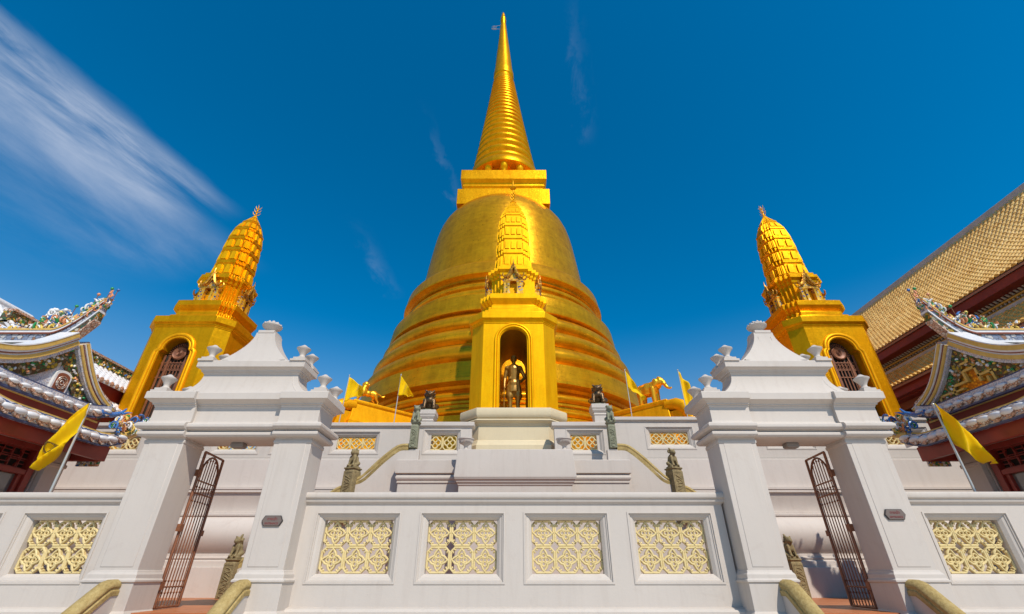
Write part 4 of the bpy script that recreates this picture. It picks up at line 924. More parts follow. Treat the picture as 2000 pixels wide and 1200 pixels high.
    Z2 = Z + .98; r2 = redent(.90, .52, 3); Z3 = Z2 + 1.30
    mb = MB(); mb.mould(r2, [(o, g(z)) for o, z in [(.06, Z2), (.06, Z2 + .06), (.0, Z2 + .10), (.0, Z3 - .25), (.04, Z3 - .22), (.06, Z3 - .16), (.06, Z3 - .10), (.14, Z3 - .02), (.16, Z3), (.16, Z3 + .14), (.10, Z3 + .16), (.06, Z3 + .2), (.06, Z3 + .30), (.0, Z3 + .32)]])
    build('cella', mb, gm, t, smooth=20, bev=.006)
    # doorways on the four sides
    for k4 in range(4):
        a_, b_ = MB(), MB(); pediment(a_, b_, .40, -.92, g(Z2 + .02), g(Z3 + .02)); Rm = Matrix.Rotation(k4 * pi / 2, 3, 'Z')
        for m_ in (a_, b_): m_.V = [tuple(Rm @ Vector(v)) for v in m_.V]
        pd = build('doorway_pediment', a_, M['goldfret'], t, smooth=50); build('doorway_jambs', b_, M['jewel'], pd, smooth=30)
        m_ = MB(); m_.box(-.17, .17, -.935, -.90, g(Z2 + .1), g(Z2 + .62)); m_.V = [tuple(Rm @ Vector(v)) for v in m_.V]; build('doorway_niche', m_, M['gold_base'], pd)
    # corn-cob tower
    Z4 = Z3 + .30; H = 15.62 + (.08 if not central else 0) - Z4; mb = MB(); nt = 6
    def sc(u): return .98 * (1 - .24 * u) * (1 - max(0, (u - .58) / .42) ** 2.2 * .84) if u < 1 else .12
    rings = []; base = redent(.79, .46, 3); ant = MB(); U0 = 0
    ths = [.20, .19, .175, .16, .145, .13]
    for k5 in range(nt):
        th_ = ths[k5]; ua, ub = U0, U0 + th_; U0 = ub
        sa, sb = sc(ua), sc(ub); zA, zB = Z4 + H * ua, Z4 + H * ub; hh = zB - zA
        for (f_, fr) in ((1.0, 0), (1.0, .12), (.955, .15), (.935, .84), (1.0, .90)):
            s_ = sa + (sb - sa) * fr; rings.append([(x * s_ * f_, y * s_ * f_, g(zA + hh * fr)) for x, y in base(0)])
        # antefixes: upright leaf plates on every facet of the tier
        for r4 in range(4):
            Rm = Matrix.Rotation(r4 * pi / 2, 3, 'Z')
            spots = [(-.31, .865, .105), (0, .865, .105), (.31, .865, .105), (-.56, .745, .055), (.56, .745, .055), (-.68, .625, .05), (.68, .625, .05)] if central else [(-.24, .865, .14), (.24, .865, .14), (-.56, .745, .055), (.56, .745, .055), (-.68, .625, .05), (.68, .625, .05)]
            for (ax, ay, aw_) in spots:
                P0 = []; s1 = sa + (sb - sa) * .18; s2 = sa + (sb - sa) * .74; tp = .55
                o_ = .028
                ring0 = [(-aw_, o_), (aw_, o_), (aw_, -.10), (-aw_, -.10)]
                zz0, zz1 = g(zA + hh * .165), g(zA + hh * .74)
                mk = lambda s_, zz, wf, bulge: [tuple(Rm @ Vector(((ax + dx * wf) * s_ * .9186, -(ay + dy + (bulge if dy > 0 else 0)) * s_ * .9186, zz))) for dx, dy in ring0]
                ant.loft([mk(s1, zz0, 1.0, .0), mk((s1 + s2) / 2, (zz0 + zz1) / 2, .98, .004), mk(s2, zz1, .80, -.004)])
    rings.append([(x * .10, y * .10, g(Z4 + H)) for x, y in base(0)])
    mb.loft(rings); build('tower', mb, gm, t, smooth=20); build('antefixes', ant, M['gold_leaf'], t, smooth=20)
    mb = MB(); Zt = g(Z4 + H)
    mb.lathe([(0, -.1), (.14, -.05), (.09, .05), (.05, .1), (.03, .2), (.020, .60), (0, .82)] if not central else [(0, -.1), (.16, -.05), (.10, .06), (.04, .12), (.025, .9), (.09, .92), (.16, .98), (.13, 1.06), (.06, 1.14), (.03, 1.3), (0, 1.6)], 0, 0, 12, Zt)
    for lv in (.22, .42, .62):
        for a in range(4):
            b = pi / 2 * a + .4; rr = .20 - lv * .10
            mb.tube([(0, 0, Zt + lv - .08), (rr * .7 * cos(b), rr * .7 * sin(b), Zt + lv), (rr * cos(b), rr * sin(b), Zt + lv + .14)], [.022, .018, .006], 5)
    build('trident_finial', mb, M['gold_base'], t, smooth=40)
    return t
shrine(.02, 16.45, 3.1, 'golden niche shrine with corncob tower in front of the stupa, on a cream pedestal', True)
shrine(-13.14, 17.62, 3.1, 'golden corner shrine left of the stupa with arched grille door', False)
shrine(12.84, 17.62, 3.1, 'golden corner shrine right of the stupa with arched grille door', False)

# the standing figure in the niche
t = thing('standing_statue', 'bronze standing figure with one hand on hip and a cane, inside the golden niche', 'statue', (.03, 16.0, 4.84))
k_ = 1.36; mb = MB(); J = lambda x, y, z: (x * k_, y * k_, z * k_)
def cp(p, q, a, b): mb.cap(J(*p), J(*q), a * k_, b * k_, 12)
def bl(c_, r): mb.ball(J(*c_), tuple(v * k_ for v in r), 14, 10)
bl((0, 0, 1.68), (.080, .095, .115)); bl((0, -.012, 1.62), (.06, .075, .06)); cp((0, .01, 1.50), (0, 0, 1.60), .055, .052)     # head, jaw, neck
bl((0, -.098, 1.665), (.014, .022, .028)); bl((0, -.085, 1.61), (.026, .014, .009))
for s in (-1, 1):
    bl((s * .082, .0, 1.67), (.014, .022, .032)); bl((s * .030, -.088, 1.695), (.016, .010, .010))
bl((0, .01, 1.75), (.085, .095, .06)); bl((0, .035, 1.69), (.084, .080, .09))                                                # hair
cp((-.165, 0, 1.40), (.165, 0, 1.40), .09, .09); cp((0, 0, 1.36), (0, 0, 1.08), .18, .145); bl((0, -.02, 1.30), (.17, .12, .14)); cp((0, .0, 1.05), (0, 0, .95), .135, .155)
bl((0, 0, .92), (.17, .125, .13)); bl((0, -.02, 1.06), (.15, .125, .035))
for (s, kx) in ((-1, .0), (1, .015)):       # jodhpur legs, boots
    cp((s * .09, 0, .88), (s * .11 + kx, -.01, .60), .105, .11); cp((s * .11 + kx, -.01, .62), (s * .095 + kx, 0, .46), .10, .062); cp((s * .095 + kx, 0, .46), (s * .10 + kx, .01, .12), .062, .042); cp((s * .10 + kx, .02, .06), (s * .115 + kx, -.12, .035), .045, .035)
cp((-.19, .0, 1.40), (-.245, .02, 1.12), .062, .050); cp((-.245, .02, 1.12), (-.255, -.05, .88), .048, .034)     # arm hanging with cane
cp((.19, .0, 1.40), (.31, .05, 1.16), .062, .048); cp((.31, .05, 1.16), (.19, -.04, 1.00), .046, .034)             # hand on hip
bl((-.257, -.06, .83), (.030, .036, .048)); bl((.170, -.07, .985), (.035, .032, .038))
for i in range(4):
    cp((-.275 + .013 * i, -.085, .82), (-.273 + .012 * i, -.070, .775 - .005 * (i % 2)), .0095, .008); cp((.150, -.095, .965 + .014 * i), (.125, -.105, .960 + .014 * i), .0095, .008)
cp((-.235, -.08, .85), (-.235, -.10, .81), .011, .009); cp((.18, -.08, 1.01), (.165, -.10, 1.03), .011, .009)
rr_ = [(.155, .115, 1.06), (.175, .13, .95), (.19, .14, .82), (.20, .145, .70)]
mb.loft([[J(a * cos(2 * pi * i / 16), b * sin(2 * pi * i / 16), z) for i in range(16)] for a, b, z in rr_])
for q in ((-.04, 1.30), (.05, 1.27), (0, 1.20)): cp((q[0] - .04, -.135, q[1]), (q[0] + .04, -.14, q[1] - .02), .012, .012)       # sash and tunic folds
cp((.16, -.08, 1.38), (-.12, -.12, 1.06), .022, .022); cp((.12, -.11, 1.02), (.16, -.11, .72), .028, .02)
sculpt('figure', mb, M['statue'], t, .018, 1)
mb = MB(); mb.tube([(-.255 * k_, -.095 * k_, .84 * k_), (-.262 * k_, -.10 * k_, .02)], .018, 8); build('cane', mb, M['statue'], t, smooth=50)

# ------------------------------------------------------------ pavilions on either side
def curve(p0, p1, sag, n=12):
    (y0, z0), (y1, z1) = p0, p1
    return [(y0 + (y1 - y0) * i / n, z0 + (z1 - z0) * i / n - sag * sin(pi * i / n)) for i in range(n + 1)]
def ribbon(mb, crv, o0, o1, x0, x1):       # band in a plane of constant x, offset upwards from a (y,z) curve
    rings = []
    for i, (y, z) in enumerate(crv):
        a = crv[max(i - 1, 0)]; b = crv[min(i + 1, len(crv) - 1)]; t_ = Vector((b[0] - a[0], b[1] - a[1])).normalized(); n_ = Vector((-t_.y, t_.x))
        if n_.y < 0: n_ = -n_
        rings.append([(x0, y + n_.x * o0, z + n_.y * o0), (x1, y + n_.x * o0, z + n_.y * o0), (x1, y + n_.x * o1, z + n_.y * o1), (x0, y + n_.x * o1, z + n_.y * o1)])
    mb.loft(rings)
def curl(mb, c_, r, ax='x', turns=1.3, th=.03, ph=0, sgn=1):
    P_ = []
    for i in range(15):
        u = i / 14; a = ph + sgn * 2 * pi * turns * u; rr = r * (1 - .8 * u)
        P_.append((c_[0], c_[1] + rr * cos(a), c_[2] + rr * sin(a)) if ax == 'x' else (c_[0] + rr * cos(a), c_[1], c_[2] + rr * sin(a)))
    mb.tube(P_, [th * (1 - .5 * i / 14) for i in range(15)], 6)
def flower(mb, c_, r, n=8, ax='x', m_=1):
    for i in range(n):
        a = 2 * pi * i / n; v = Vector((0, cos(a), sin(a))) if ax == 'x' else Vector((cos(a), 0, sin(a)))
        rot = Matrix.Rotation(a, 3, 'X') if ax == 'x' else Matrix.Rotation(-a, 3, 'Y')
        mb.ball(Vector(c_) + v * r * .62, (r * .16, r * .42, r * .2) if ax == 'x' else (r * .42, r * .16, r * .2), 7, 5, rot)
def ornament(prefix, parent, m, path, size, seed, n):
    """cluster of porcelain curls, leaves and blossoms strung along a path"""
    R = random.Random(seed); bins = {}
    cols = ['orange', 'porc_white', 'blue', 'green', 'yellow', 'porc_white', 'orange', 'porcelain']
    for i in range(n):
        u = i / max(1, n - 1) * (len(path) - 1); k0 = min(int(u), len(path) - 2); f_ = u - k0
        p = Vector(path[k0]).lerp(Vector(path[k0 + 1]), f_); hh = size * R.uniform(.2, 1.0)
        p += Vector((R.uniform(-.08, .08), R.uniform(-.08, .08), R.uniform(0, 1) ** 1.2 * hh)); c_ = R.choice(cols); mb = bins.setdefault(c_, MB(m)); kind = R.random()
        ax = R.choice(['x', 'y', 'y'])
        if kind < .45: curl(mb, p, R.uniform(.07, .15) * size / .5, ax, R.uniform(.9, 1.5), .022 * size / .5 + .008, R.uniform(0, 6), R.choice([-1, 1]))
        elif kind < .75:
            flower(mb, p, R.uniform(.05, .10) * size / .5 + .01, 7, ax)
            bins.setdefault('yellow', MB(m)).ball(p, .02, 6, 5)
        else:
            d = Vector((R.uniform(-1, 1), R.uniform(-1, 1), R.uniform(.2, 1))).normalized() * R.uniform(.10, .22) * size / .5
            mb.tube([p, p + d * .5 + Vector((0, 0, .02)), p + d], [.035, .028, .004], 5)
    par = None
    for c_, mb in bins.items(): build(prefix, mb, M[c_], parent, smooth=50)
def eave(parent, m, x, y0, y1, z, up, drop, wavy=False, xo=.0):
    """tile-end row along an eave at constant x, turned up at its far end"""
    n = int((y1 - y0) / .30); zf = lambda y: z + (up * max(0, (y - (y1 - .9)) / .9) ** 2) + (.10 * max(0, ((y0 + .8) - y) / .8) ** 2)
    caps = MB(m); low = MB(m); trim = MB(m); back = MB(m)
    for i in range(n):
        y = y0 + (y1 - y0) * (i + .5) / n; zz = zf(y); w_ = (y1 - y0) / n
        if not wavy:
            caps.ball((x + .03, y, zz - .005), (.07, w_ * .44, .055), 12, 6)
        else:
            caps.ball((x + .03, y, zz + .01), (.08, w_ * .60, .075), 12, 6)
        P_ = [(y - w_ * .5, zz - .02), (y - w_ * .46, zz - .07), (y - w_ * .2, zz - .12), (y, zz - .15), (y + w_ * .2, zz - .12), (y + w_ * .46, zz - .07), (y + w_ * .5, zz - .02)]
        low.loft([[(xx, a, b) for a, b in P_] for xx in (x + .0, x + .06)])
    seg = [(y0 + (y1 - y0) * i / 24) for i in range(25)]
    back.sweep([(x - .05, y, zf(y)) for y in seg], [(-.05, -.18), (-.05, .14), (.05, .14), (.05, -.18)])
    trim.sweep([(x - .10, y, zf(y) + .155) for y in seg], [(-.06, -.02), (-.06, .03), (.06, .03), (.06, -.02)])
    trim2 = MB(m); trim2.sweep([(x - .02, y, zf(y) - .165) for y in seg], [(-.05, -.02), (-.05, .02), (.05, .02), (.05, -.02)])
    e = build('eave_tiles', caps, M['whitetile'], parent, smooth=60); build('drip_tiles', low, M['orange_scroll'], e, smooth=20)
    build('eave_backing', back, M['wavy'] if wavy else M['scroll'], e); build('eave_trim', trim, M['ytrim' if wavy else 'navy'], e); build('eave_edge', trim2, M['navy'], e)
def pavilion(m, label):
    t = thing('pavilion', label, 'pavilion', (0, 0, 0)); PK = .87; base = Vector((-14.3 * m, 11.3, -.5))
    t.location = base * PK; t.scale = (PK, PK, PK)
    class PM(MB):
        pass
    made = []
    def B(name, mb, mat, par=None, **k):
        mb.V = [(v[0] - base.x, v[1] - base.y, v[2] - base.z) for v in mb.V]; return build(name, mb, mat, par or t, **k)
    NB = lambda: MB(m)
    # walls, corner column, red door front
    mb = NB(); mb.box(-18, -12.75, 10.6, 13.0, -.62, 3.2); B('wall', mb, M['plaster'], smooth=0)
    mb = NB(); mb.mould(rect(-12.74, -12.30, 12.42, 12.96), [(0, -.62), (0, 2.50), (.03, 2.52), (.03, 2.60), (.0, 2.62), (.0, 3.0)])
    for q in (12.36, 12.28): mb.box(-12.70, -12.38 - (12.42 - q), q, q + .055, -.5, 2.95)
    B('corner_column', mb, M['white'], smooth=20, bev=.006)
    mb = NB(); mb.box(-12.75, -12.28, 10.6, 13.0, 2.93, 3.12); B('lintel', mb, M['plaster'], smooth=0, bev=.006)
    mb = NB(); mb.box(-12.70, -12.36, 10.6, 12.27, 2.80, 2.925); mb.box(-12.66, -12.40, 12.10, 12.27, -.5, 2.8); mb.box(-12.64, -12.42, 10.6, 12.1, 2.20, 2.32)
    mb.box(-12.64, -12.42, 10.98, 11.10, -.5, 2.8); mb.box(-12.60, -12.46, 11.98, 12.09, -.5, 2.2); mb.box(-12.60, -12.46, 10.6, 12.0, -.5, .6); mb.box(-12.60, -12.46, 11.10, 11.22, .6, 2.2)
    fr = B('door_frame', mb, M['red'], smooth=0, bev=.008)
    mb = NB(); mb.box(-12.56, -12.54, 10.6, 12.0, .6, 2.2); B('door_glass', mb, M['glass'], fr, smooth=0)
    mb = NB(); mb.box(-12.62, -12.60, 10.6, 12.1, 2.32, 2.8); B('lattice_backing', mb, M['dark'], fr, smooth=0)
    mb = NB()
    for ys in (11.10,):
        for i in range(4):
            for j in range(5):
                a = ys + .96 * i / 4; w_ = .24; z = 2.34 + .09 * j
                if (i + j) % 2: mb.box(-12.56, -12.50, a, a + .022, z, z + .09)
                if (i + j) % 3: mb.box(-12.55, -12.51, a, a + w_, z, z + .018)
        for z in (2.33, 2.56, 2.78): mb.box(-12.565, -12.495, ys, ys + .98, z, z + .02)
        for y in (ys + .24, ys + .5, ys + .76): mb.box(-12.563, -12.497, y, y + .02, 2.34, 2.79)
    B('lattice', mb, M['red'], fr, smooth=0)
    # eaves
    mb = NB(); mb.box(-12.75, -11.42, 9.3, 13.05, 3.121, 3.16); B('soffit', mb, M['redsoffit'], smooth=0)
    mb = NB(); mb.mould(rect(-11.55, -11.42, 9.3, 13.12), [(0, 2.74), (0, 3.119)]); mb.box(-12.5, -11.56, 13.0, 13.12, 2.74, 3.1); B('eave_beam', mb, M['red'], smooth=0, bev=.01)
    def E_(x, y0, y1, z, up, wavy):
        n0 = set(bpy.data.objects); eave(t, m, x, y0, y1, z, up, .2, wavy)
        for o in set(bpy.data.objects) - n0:
            o.data.transform(Matrix.Translation(-base))
    E_(-11.22, 9.3, 13.25, 3.20, .28, True)
    E_(-11.78, 9.3, 13.02, 3.95, .22, False)
    mb = NB()          # lower roof slope
    mb.loft([[(-11.25, y, 3.26 + (.28 if y > 13 else 0)), (-12.1, y, 3.50), (-12.1, y, 3.40), (-11.25, y, 3.14)] for y in (9.3, 12.6, 13.25)]); B('lower_roof', mb, M['wroof'], smooth=0)
    mb = NB(); mb.box(-12.12, -11.96, 9.3, 13.0, 3.38, 3.86); B('red_fascia', mb, M['redsoffit'], smooth=0)
    mb = NB(); mb.box(-11.955, -11.90, 9.3, 12.9, 3.42, 3.48); mb.box(-11.955, -11.93, 9.3, 12.9, 3.76, 3.80); B('fascia_trim', mb, M['ytrim'], smooth=0)
    mb = NB()
    for y0_, y1_ in ((9.3, 12.7),): mb.loft([[(-11.8, y, 3.90), (-12.02, y, 3.98), (-12.02, y, 3.80), (-11.85, y, 3.80)] for y in (y0_, y1_)])
    B('upper_eave_soffit', mb, M['redsoffit'], smooth=0)
    # gable
    ap = (11.24, 5.42); far = (13.05, 4.02); near = (9.35, 4.20)
    cf = curve(ap, far, .26); cn = curve(near, ap, .22)
    mb = NB(); out = [(y, z) for y, z in cn] + [(y, z) for y, z in cf[1:]]
    mb.loft([[(x, y, z) for y, z in out + [(13.05, 3.95), (9.35, 3.95)]] for x in (-12.06, -12.3)]); gb = B('gable_panel', mb, M['scroll'] if m > 0 else M['goldfret'], smooth=0)
    # dark flowered band below the verge
    mb = NB(); ribbon(mb, cf, -.36, -.04, -12.05, -12.0); ribbon(mb, cn, -.40, -.04, -12.053, -11.994); B('floral_band', mb, M['floral'], gb, smooth=0)
    R = random.Random(5 + m); bins = {k: MB(m) for k in ('green', 'porc_white', 'orange', 'yellow')}
    for crv in (cf, cn):
        for i in range(30):
            u = R.random() * (len(crv) - 1.01); k0 = int(u); y = crv[k0][0] + (crv[k0 + 1][0] - crv[k0][0]) * (u - k0); z = crv[k0][1] + (crv[k0 + 1][1] - crv[k0][1]) * (u - k0)
            b_ = bins[R.choice(['green', 'green', 'porc_white', 'orange', 'yellow', 'porc_white'])]; b_.ball((-11.98, y + R.uniform(-.03, .03), z - R.uniform(.10, .36)), (.035, R.uniform(.02, .05), R.uniform(.02, .045)), 7, 5)
    for k, b_ in bins.items(): B('gable_flowers', b_, M[k], gb, smooth=50)
    for (o0, o1, x1, mt) in ((-.06, .03, -11.90, 'scroll'), (.03, .13, -11.86, 'ytrim'), (.13, .17, -11.88, 'whitetile'), (.17, .20, -11.86, 'brown'), (.20, .25, -11.83, 'whitetile'), (.25, .36, -11.80, 'ytrim'), (.36, .385, -11.79, 'whitetile')):
        mb = NB(); ribbon(mb, cf, o0 * .62, o1 * .62, -12.3, x1); ribbon(mb, cn, o0, o1, -12.303, x1 + .004); B('verge_band', mb, M[mt], gb, smooth=30)
    mb = NB(); ribbon(mb, cf, .25, .46, -12.35, -12.02); B('outer_verge_mosaic', mb, M['orange_scroll'], gb, smooth=0)
    if m > 0:     # framed medallion on the left gable
        mb = NB(); P_ = [(11.15, 4.15), (11.62, 4.15), (11.62, 4.60)] + [(11.385 + .235 * cos(rad(a)), 4.60 + .12 * sin(rad(a))) for a in range(20, 180, 20)] + [(11.15, 4.60)]
        mb.loft([[(x, y, z) for y, z in P_] for x in (-12.08, -11.99)]); B('medallion_frame', mb, M['porc_white'], gb, smooth=0)
        mb = NB(); mb.loft([[(x, 11.385 + (y - 11.385) * .78, 4.40 + (z - 4.40) * .8) for y, z in P_] for x in (-12.0, -11.98)]); B('medallion_field', mb, M['brown'], gb, smooth=0)
        mb = NB()
        for rr in (.15, .11, .05): mb.tube([(-11.97, 11.385 + rr * cos(rad(a)), 4.40 + rr * 1.1 * sin(rad(a))) for a in range(0, 361, 24)], .014, 5)
        B('medallion_ring', mb, M['orange_scroll'], gb, smooth=40)
    else:         # stepped gold fretwork on the right gable
        mb = NB()
        for (a, b, c_, d) in ((10.4, 12.3, 4.10, 4.16), (10.6, 10.66, 4.1, 4.45), (10.6, 11.0, 4.42, 4.48), (10.95, 11.01, 4.3, 4.7), (10.95, 11.3, 4.66, 4.72), (11.3, 11.36, 4.4, 4.7), (11.36, 11.8, 4.4, 4.46), (11.75, 11.81, 4.2, 4.46), (11.9, 12.3, 4.28, 4.33), (12.25, 12.31, 4.1, 4.33), (10.75, 10.81, 4.2, 4.36), (11.5, 11.9, 4.26, 4.31), (11.05, 11.3, 4.85, 4.9)):
            mb.box(-12.06, -11.98, a, b, c_, d)
        B('gold_fretwork', mb, M['ytrim'], gb, smooth=0)
    # ridge: runs back from the gable, swept up at its tip
    def ridge_z(x): return 5.62 + .05 * max(0, (-12.2 - x)) * .0 + 0.95 * max(0, min(1.05, (x + 12.75) / 1.0)) ** 1.6
    xs = [-18, -16, -14.5, -13.5, -13] + [-12.75 + 1.02 * i / 10 for i in range(11)]
    def rb(o0, o1, hy, xs_=xs):
        mb = NB(); mb.loft([[(x, 11.24 - hy, ridge_z(x) + o0), (x, 11.24 + hy, ridge_z(x) + o0), (x, 11.24 + hy, ridge_z(x) + o1 * (1 if x < -11.6 else .8)), (x, 11.24 - hy, ridge_z(x) + o1 * (1 if x < -11.6 else .8))] for x in xs_]); return mb
    rg = B('ridge', rb(-.10, .10, .10), M['bluegrey'], smooth=30)
    for (o0, o1, hy, mt) in ((-.16, -.10, .13, 'whitetile'), (-.40, -.16, .10, 'floral'), (-.46, -.40, .12, 'orange_scroll'), (.10, .14, .14, 'brown'), (.14, .21, .13, 'whitetile'), (.21, .26, .15, 'ytrim')):
        B('ridge_moulding', rb(o0, o1, hy), M[mt], rg, smooth=30)
    mb = NB(); mb.loft([[(-18, 11.0, 5.3), (-18, 11.48, 5.3), (-18, 11.24, 5.2)], [(-12.0, 11.0, 5.38), (-12.0, 11.48, 5.38), (-12.0, 11.24, 5.2)]]); B('ridge_base', mb, M['bluegrey'], smooth=0)
    # roof slopes behind the gable
    mb = NB(); mb.loft([[(x, y, z + .05) for y, z in out] for x in (-18, -12.3)], False, False, closed=False); B('main_roof', mb, M['bluegrey'], smooth=40)
    n0 = set(bpy.data.objects)
    ornament('ridge_ornament', rg, m, [(-13.4, 11.2, 5.9), (-12.75, 11.2, 5.9), (-12.45, 11.2, 5.95), (-12.25, 11.2, 6.05)], .48, 11, 95)
    ornament('tail_ornament', rg, m, [(-12.2, 11.2, 6.18), (-11.95, 11.2, 6.46), (-11.70, 11.2, 6.75)], .40, 12, 110)
    ornament('ridge_ornament', rg, m, [(-15.5, 11.2, 5.85), (-13.4, 11.2, 5.85)], .30, 15, 40)
    ornament('corner_ornament', t, m, [(-11.25, 12.7, 3.52), (-11.2, 13.1, 3.62), (-11.12, 13.5, 3.68), (-11.0, 13.85, 3.9)], .52, 13, 90)
    mb = MB(m)
    for (x, y, z, hh) in ((-12.9, 11.2, 6.2, .25), (-12.55, 11.2, 6.35, .3), (-12.1, 11.2, 6.7, .35), (-11.8, 11.2, 6.9, .35), (-11.6, 11.2, 6.85, .35)): mb.tube([(x, y, z - .2), (x + .03, y, z + hh)], .010, 5)
    build('antenna_wire', mb, M['iron'], rg)
    for i, (x, y, z) in enumerate(((-12.87, 11.2, 6.45), (-12.52, 11.2, 6.65), (-12.07, 11.2, 7.05), (-11.77, 11.2, 7.25), (-11.57, 11.2, 7.2))):
        q = MB(m); q.ball((x, y, z), .045, 8, 6); build('bead', q, M[['yellow', 'green', 'orange', 'green', 'blue'][i]], rg, smooth=60)
    q = MB(m); q.tube([(-11.25, 13.0, 3.45), (-11.15, 13.35, 3.55), (-11.05, 13.6, 3.75), (-11.0, 13.7, 4.0)], [.10, .09, .06, .02], 8); build('corner_horn', q, M['ytrim'], t, smooth=60)
    q = MB(m); q.tube([(-11.80, 12.7, 4.02), (-11.78, 13.1, 4.06), (-11.76, 13.35, 4.20), (-11.74, 13.45, 4.36)], [.09, .08, .05, .02], 8); build('corner_horn', q, M['blue'], t, smooth=60)
    for o in set(bpy.data.objects) - n0: o.data.transform(Matrix.Translation(-base))
    # bracket painted with flowers beneath the far corner
    mb = NB(); mb.box(-12.2, -11.6, 13.13, 13.2, 2.62, 2.78); B('painted_bracket', mb, M['porcelain'], smooth=0)
    return t
pavilion(1, 'Chinese style pavilion on the left with blue and white mosaic gable and brown medallion')
pavilion(-1, 'Chinese style pavilion on the right with gold fretwork gable')

# ------------------------------------------------------------ long halls behind the pavilions
def corrug(mb, xr, zr, xe, ze, y0, y1, pitch, rows, rad_, sag, step=.03, jit=.0, m=1):
    """columns of overlapping barrel tiles from ridge (xr,zr) down to eave (xe,ze)"""
    n = int((y1 - y0) / pitch); R = random.Random(3)
    L_ = math.hypot(xe - xr, ze - zr)
    def pt(u): return xr + (xe - xr) * u, zr + (ze - zr) * u - sag * sin(pi * u)
    for i in range(n):
        yc = y0 + pitch * (i + .5)
        for j in range(rows):
            u0, u1 = j / rows, (j + 1) / rows + .004; a = pt(u0); b = pt(u1); t_ = Vector((b[0] - a[0], 0, b[1] - a[1])).normalized(); nn = Vector((-t_.z, 0, t_.x))
            if nn.z < 0: nn = -nn
            j1, j2 = R.uniform(-jit, jit), R.uniform(-jit, jit); V = []
            for (p, lift) in ((a, 0.0 + j1), (b, step + j2)):
                for k9 in range(6):
                    an = pi * k9 / 5; w_ = rad_ * -cos(an); h_ = rad_ * .75 * sin(an)
                    V.append((p[0] + nn.x * (h_ + lift), yc + w_, p[1] + nn.z * (h_ + lift)))
            p = b; V += [(p[0], yc - rad_, p[1]), (p[0], yc + rad_, p[1])]
            mb.add(V, [(k, k + 1, k + 7, k + 6) for k in range(5)] + [(6, 7, 8, 9, 10, 11, 13, 12)])
def slope(mb, xr, zr, xe, ze, y0, y1, sag, th=.08, n=10):
    rings = []
    for i in range(n + 1):
        u = i / n; x = xr + (xe - xr) * u; z = zr + (ze - zr) * u - sag * sin(pi * u); rings.append([(x, y0, z), (x, y1, z), (x, y1, z - th), (x, y0, z - th)])
    mb.loft(rings)
# ordination hall on the right, golden glazed tiles
t = thing('ordination_hall', 'large hall on the right with golden glazed tile roofs and a coloured frieze', 'building', (24, 18, -.5)); b0 = Vector((24, 18, -.5))
def HB(name, mb, mat, par=None, **k):
    mb.V = [(v[0] - b0.x, v[1] - b0.y, v[2] - b0.z) for v in mb.V]; return build(name, mb, mat, par or t, **k)
mb = MB(); slope(mb, 21, 13.55, 17, 9.0, 8, 27, .28); up = HB('upper_roof', mb, M['gutter'], smooth=0)
mb = MB(); corrug(mb, 20.97, 13.60, 16.98, 9.04, 8.2, 27, .21, 24, .085, .28, .028, .005); o = HB('upper_roof_tiles', mb, M['rooftile'], up, smooth=50)
mb = MB(); mb.box(20.9, 21.2, 8, 27.1, 13.4, 13.85); mb.box(16.9, 21.2, 27.0, 27.25, 8.8, 8.9); HB('ridge_cap', mb, M['plaster'], up, bev=.02)
mb = MB(); mb.loft([[(21, y, 13.3), (27, y, 7.0), (27, y, 6.9), (21, y, 13.2)] for y in (8, 27)]); HB('far_roof_slope', mb, M['rooftile'], smooth=0)
mb = MB(); mb.box(17.05, 18.0, 8, 26.9, 8.60, 8.78); mb.loft([[(17.06, y, 8.92), (17.9, y, 9.4), (17.9, y, 8.78), (17.06, y, 8.78)] for y in (8, 26.9)]); HB('upper_soffit', mb, M['redsoffit'], smooth=0)
mb = MB(); mb.box(17.75, 18.1, 8, 26.8, 7.9, 8.6); wl = HB('frieze_wall', mb, M['frieze'], smooth=0)
mb = MB(); mb.box(17.70, 17.749, 8, 26.8, 8.30, 8.34); mb.box(17.66, 17.749, 8, 26.8, 8.44, 8.5); HB('frieze_moulding', mb, M['ytrim'], wl, smooth=0)
mb = MB()
for i in range(120): y = 8.05 + i * .156; mb.loft([[(17.52 + d, y, 8.60), (17.52 + d, y + .07, 8.60), (17.62 + d, y + .07, 8.52), (17.62 + d, y, 8.52)] for d in (0, .06)])
for i in range(120): y = 8.05 + i * .156; mb.box(17.68, 17.749, y, y + .05, 8.36, 8.43)
HB('dentil_band', mb, M['plaster'], wl, smooth=0)
mb = MB(); mb.box(17.30, 17.74, 8, 26.8, 7.92, 8.12); HB('lower_ridge_cap', mb, M['plaster'], bev=.02)
mb = MB(); slope(mb, 17.45, 8.0, 15.8, 6.72, 8, 26.5, .10); lo = HB('lower_roof', mb, M['gutter'], smooth=0)
mb = MB(); corrug(mb, 17.42, 8.04, 15.78, 6.76, 8.2, 26.4, .21, 10, .085, .10, .028, .005); HB('lower_roof_tiles', mb, M['rooftile'], lo, smooth=50)
mb = MB(); mb.box(15.92, 16.15, 8, 26.4, 6.35, 6.73); mb.box(16.15, 17.9, 8, 26.4, 6.30, 6.36); HB('lower_fascia', mb, M['red'], smooth=0, bev=.01)
mb = MB(); mb.box(17.6, 27, 8, 26.3, -.5, 6.3); HB('hall_wall', mb, M['plaster'], smooth=0)
mb = MB(); mb.box(16.5, 16.9, 8, 26, 6.0, 6.29); HB('eave_beam', mb, M['brown'], smooth=0)
for i in range(6):
    y = 9.5 + i * 3.1; mb = MB(); mb.mould(rect(16.4, 17.0, y, y + .6), [(0, -.5), (0, 5.7), (.06, 5.75), (.06, 5.95), (0, 6.0)]); HB('hall_column', mb, M['plaster'], bev=.01)
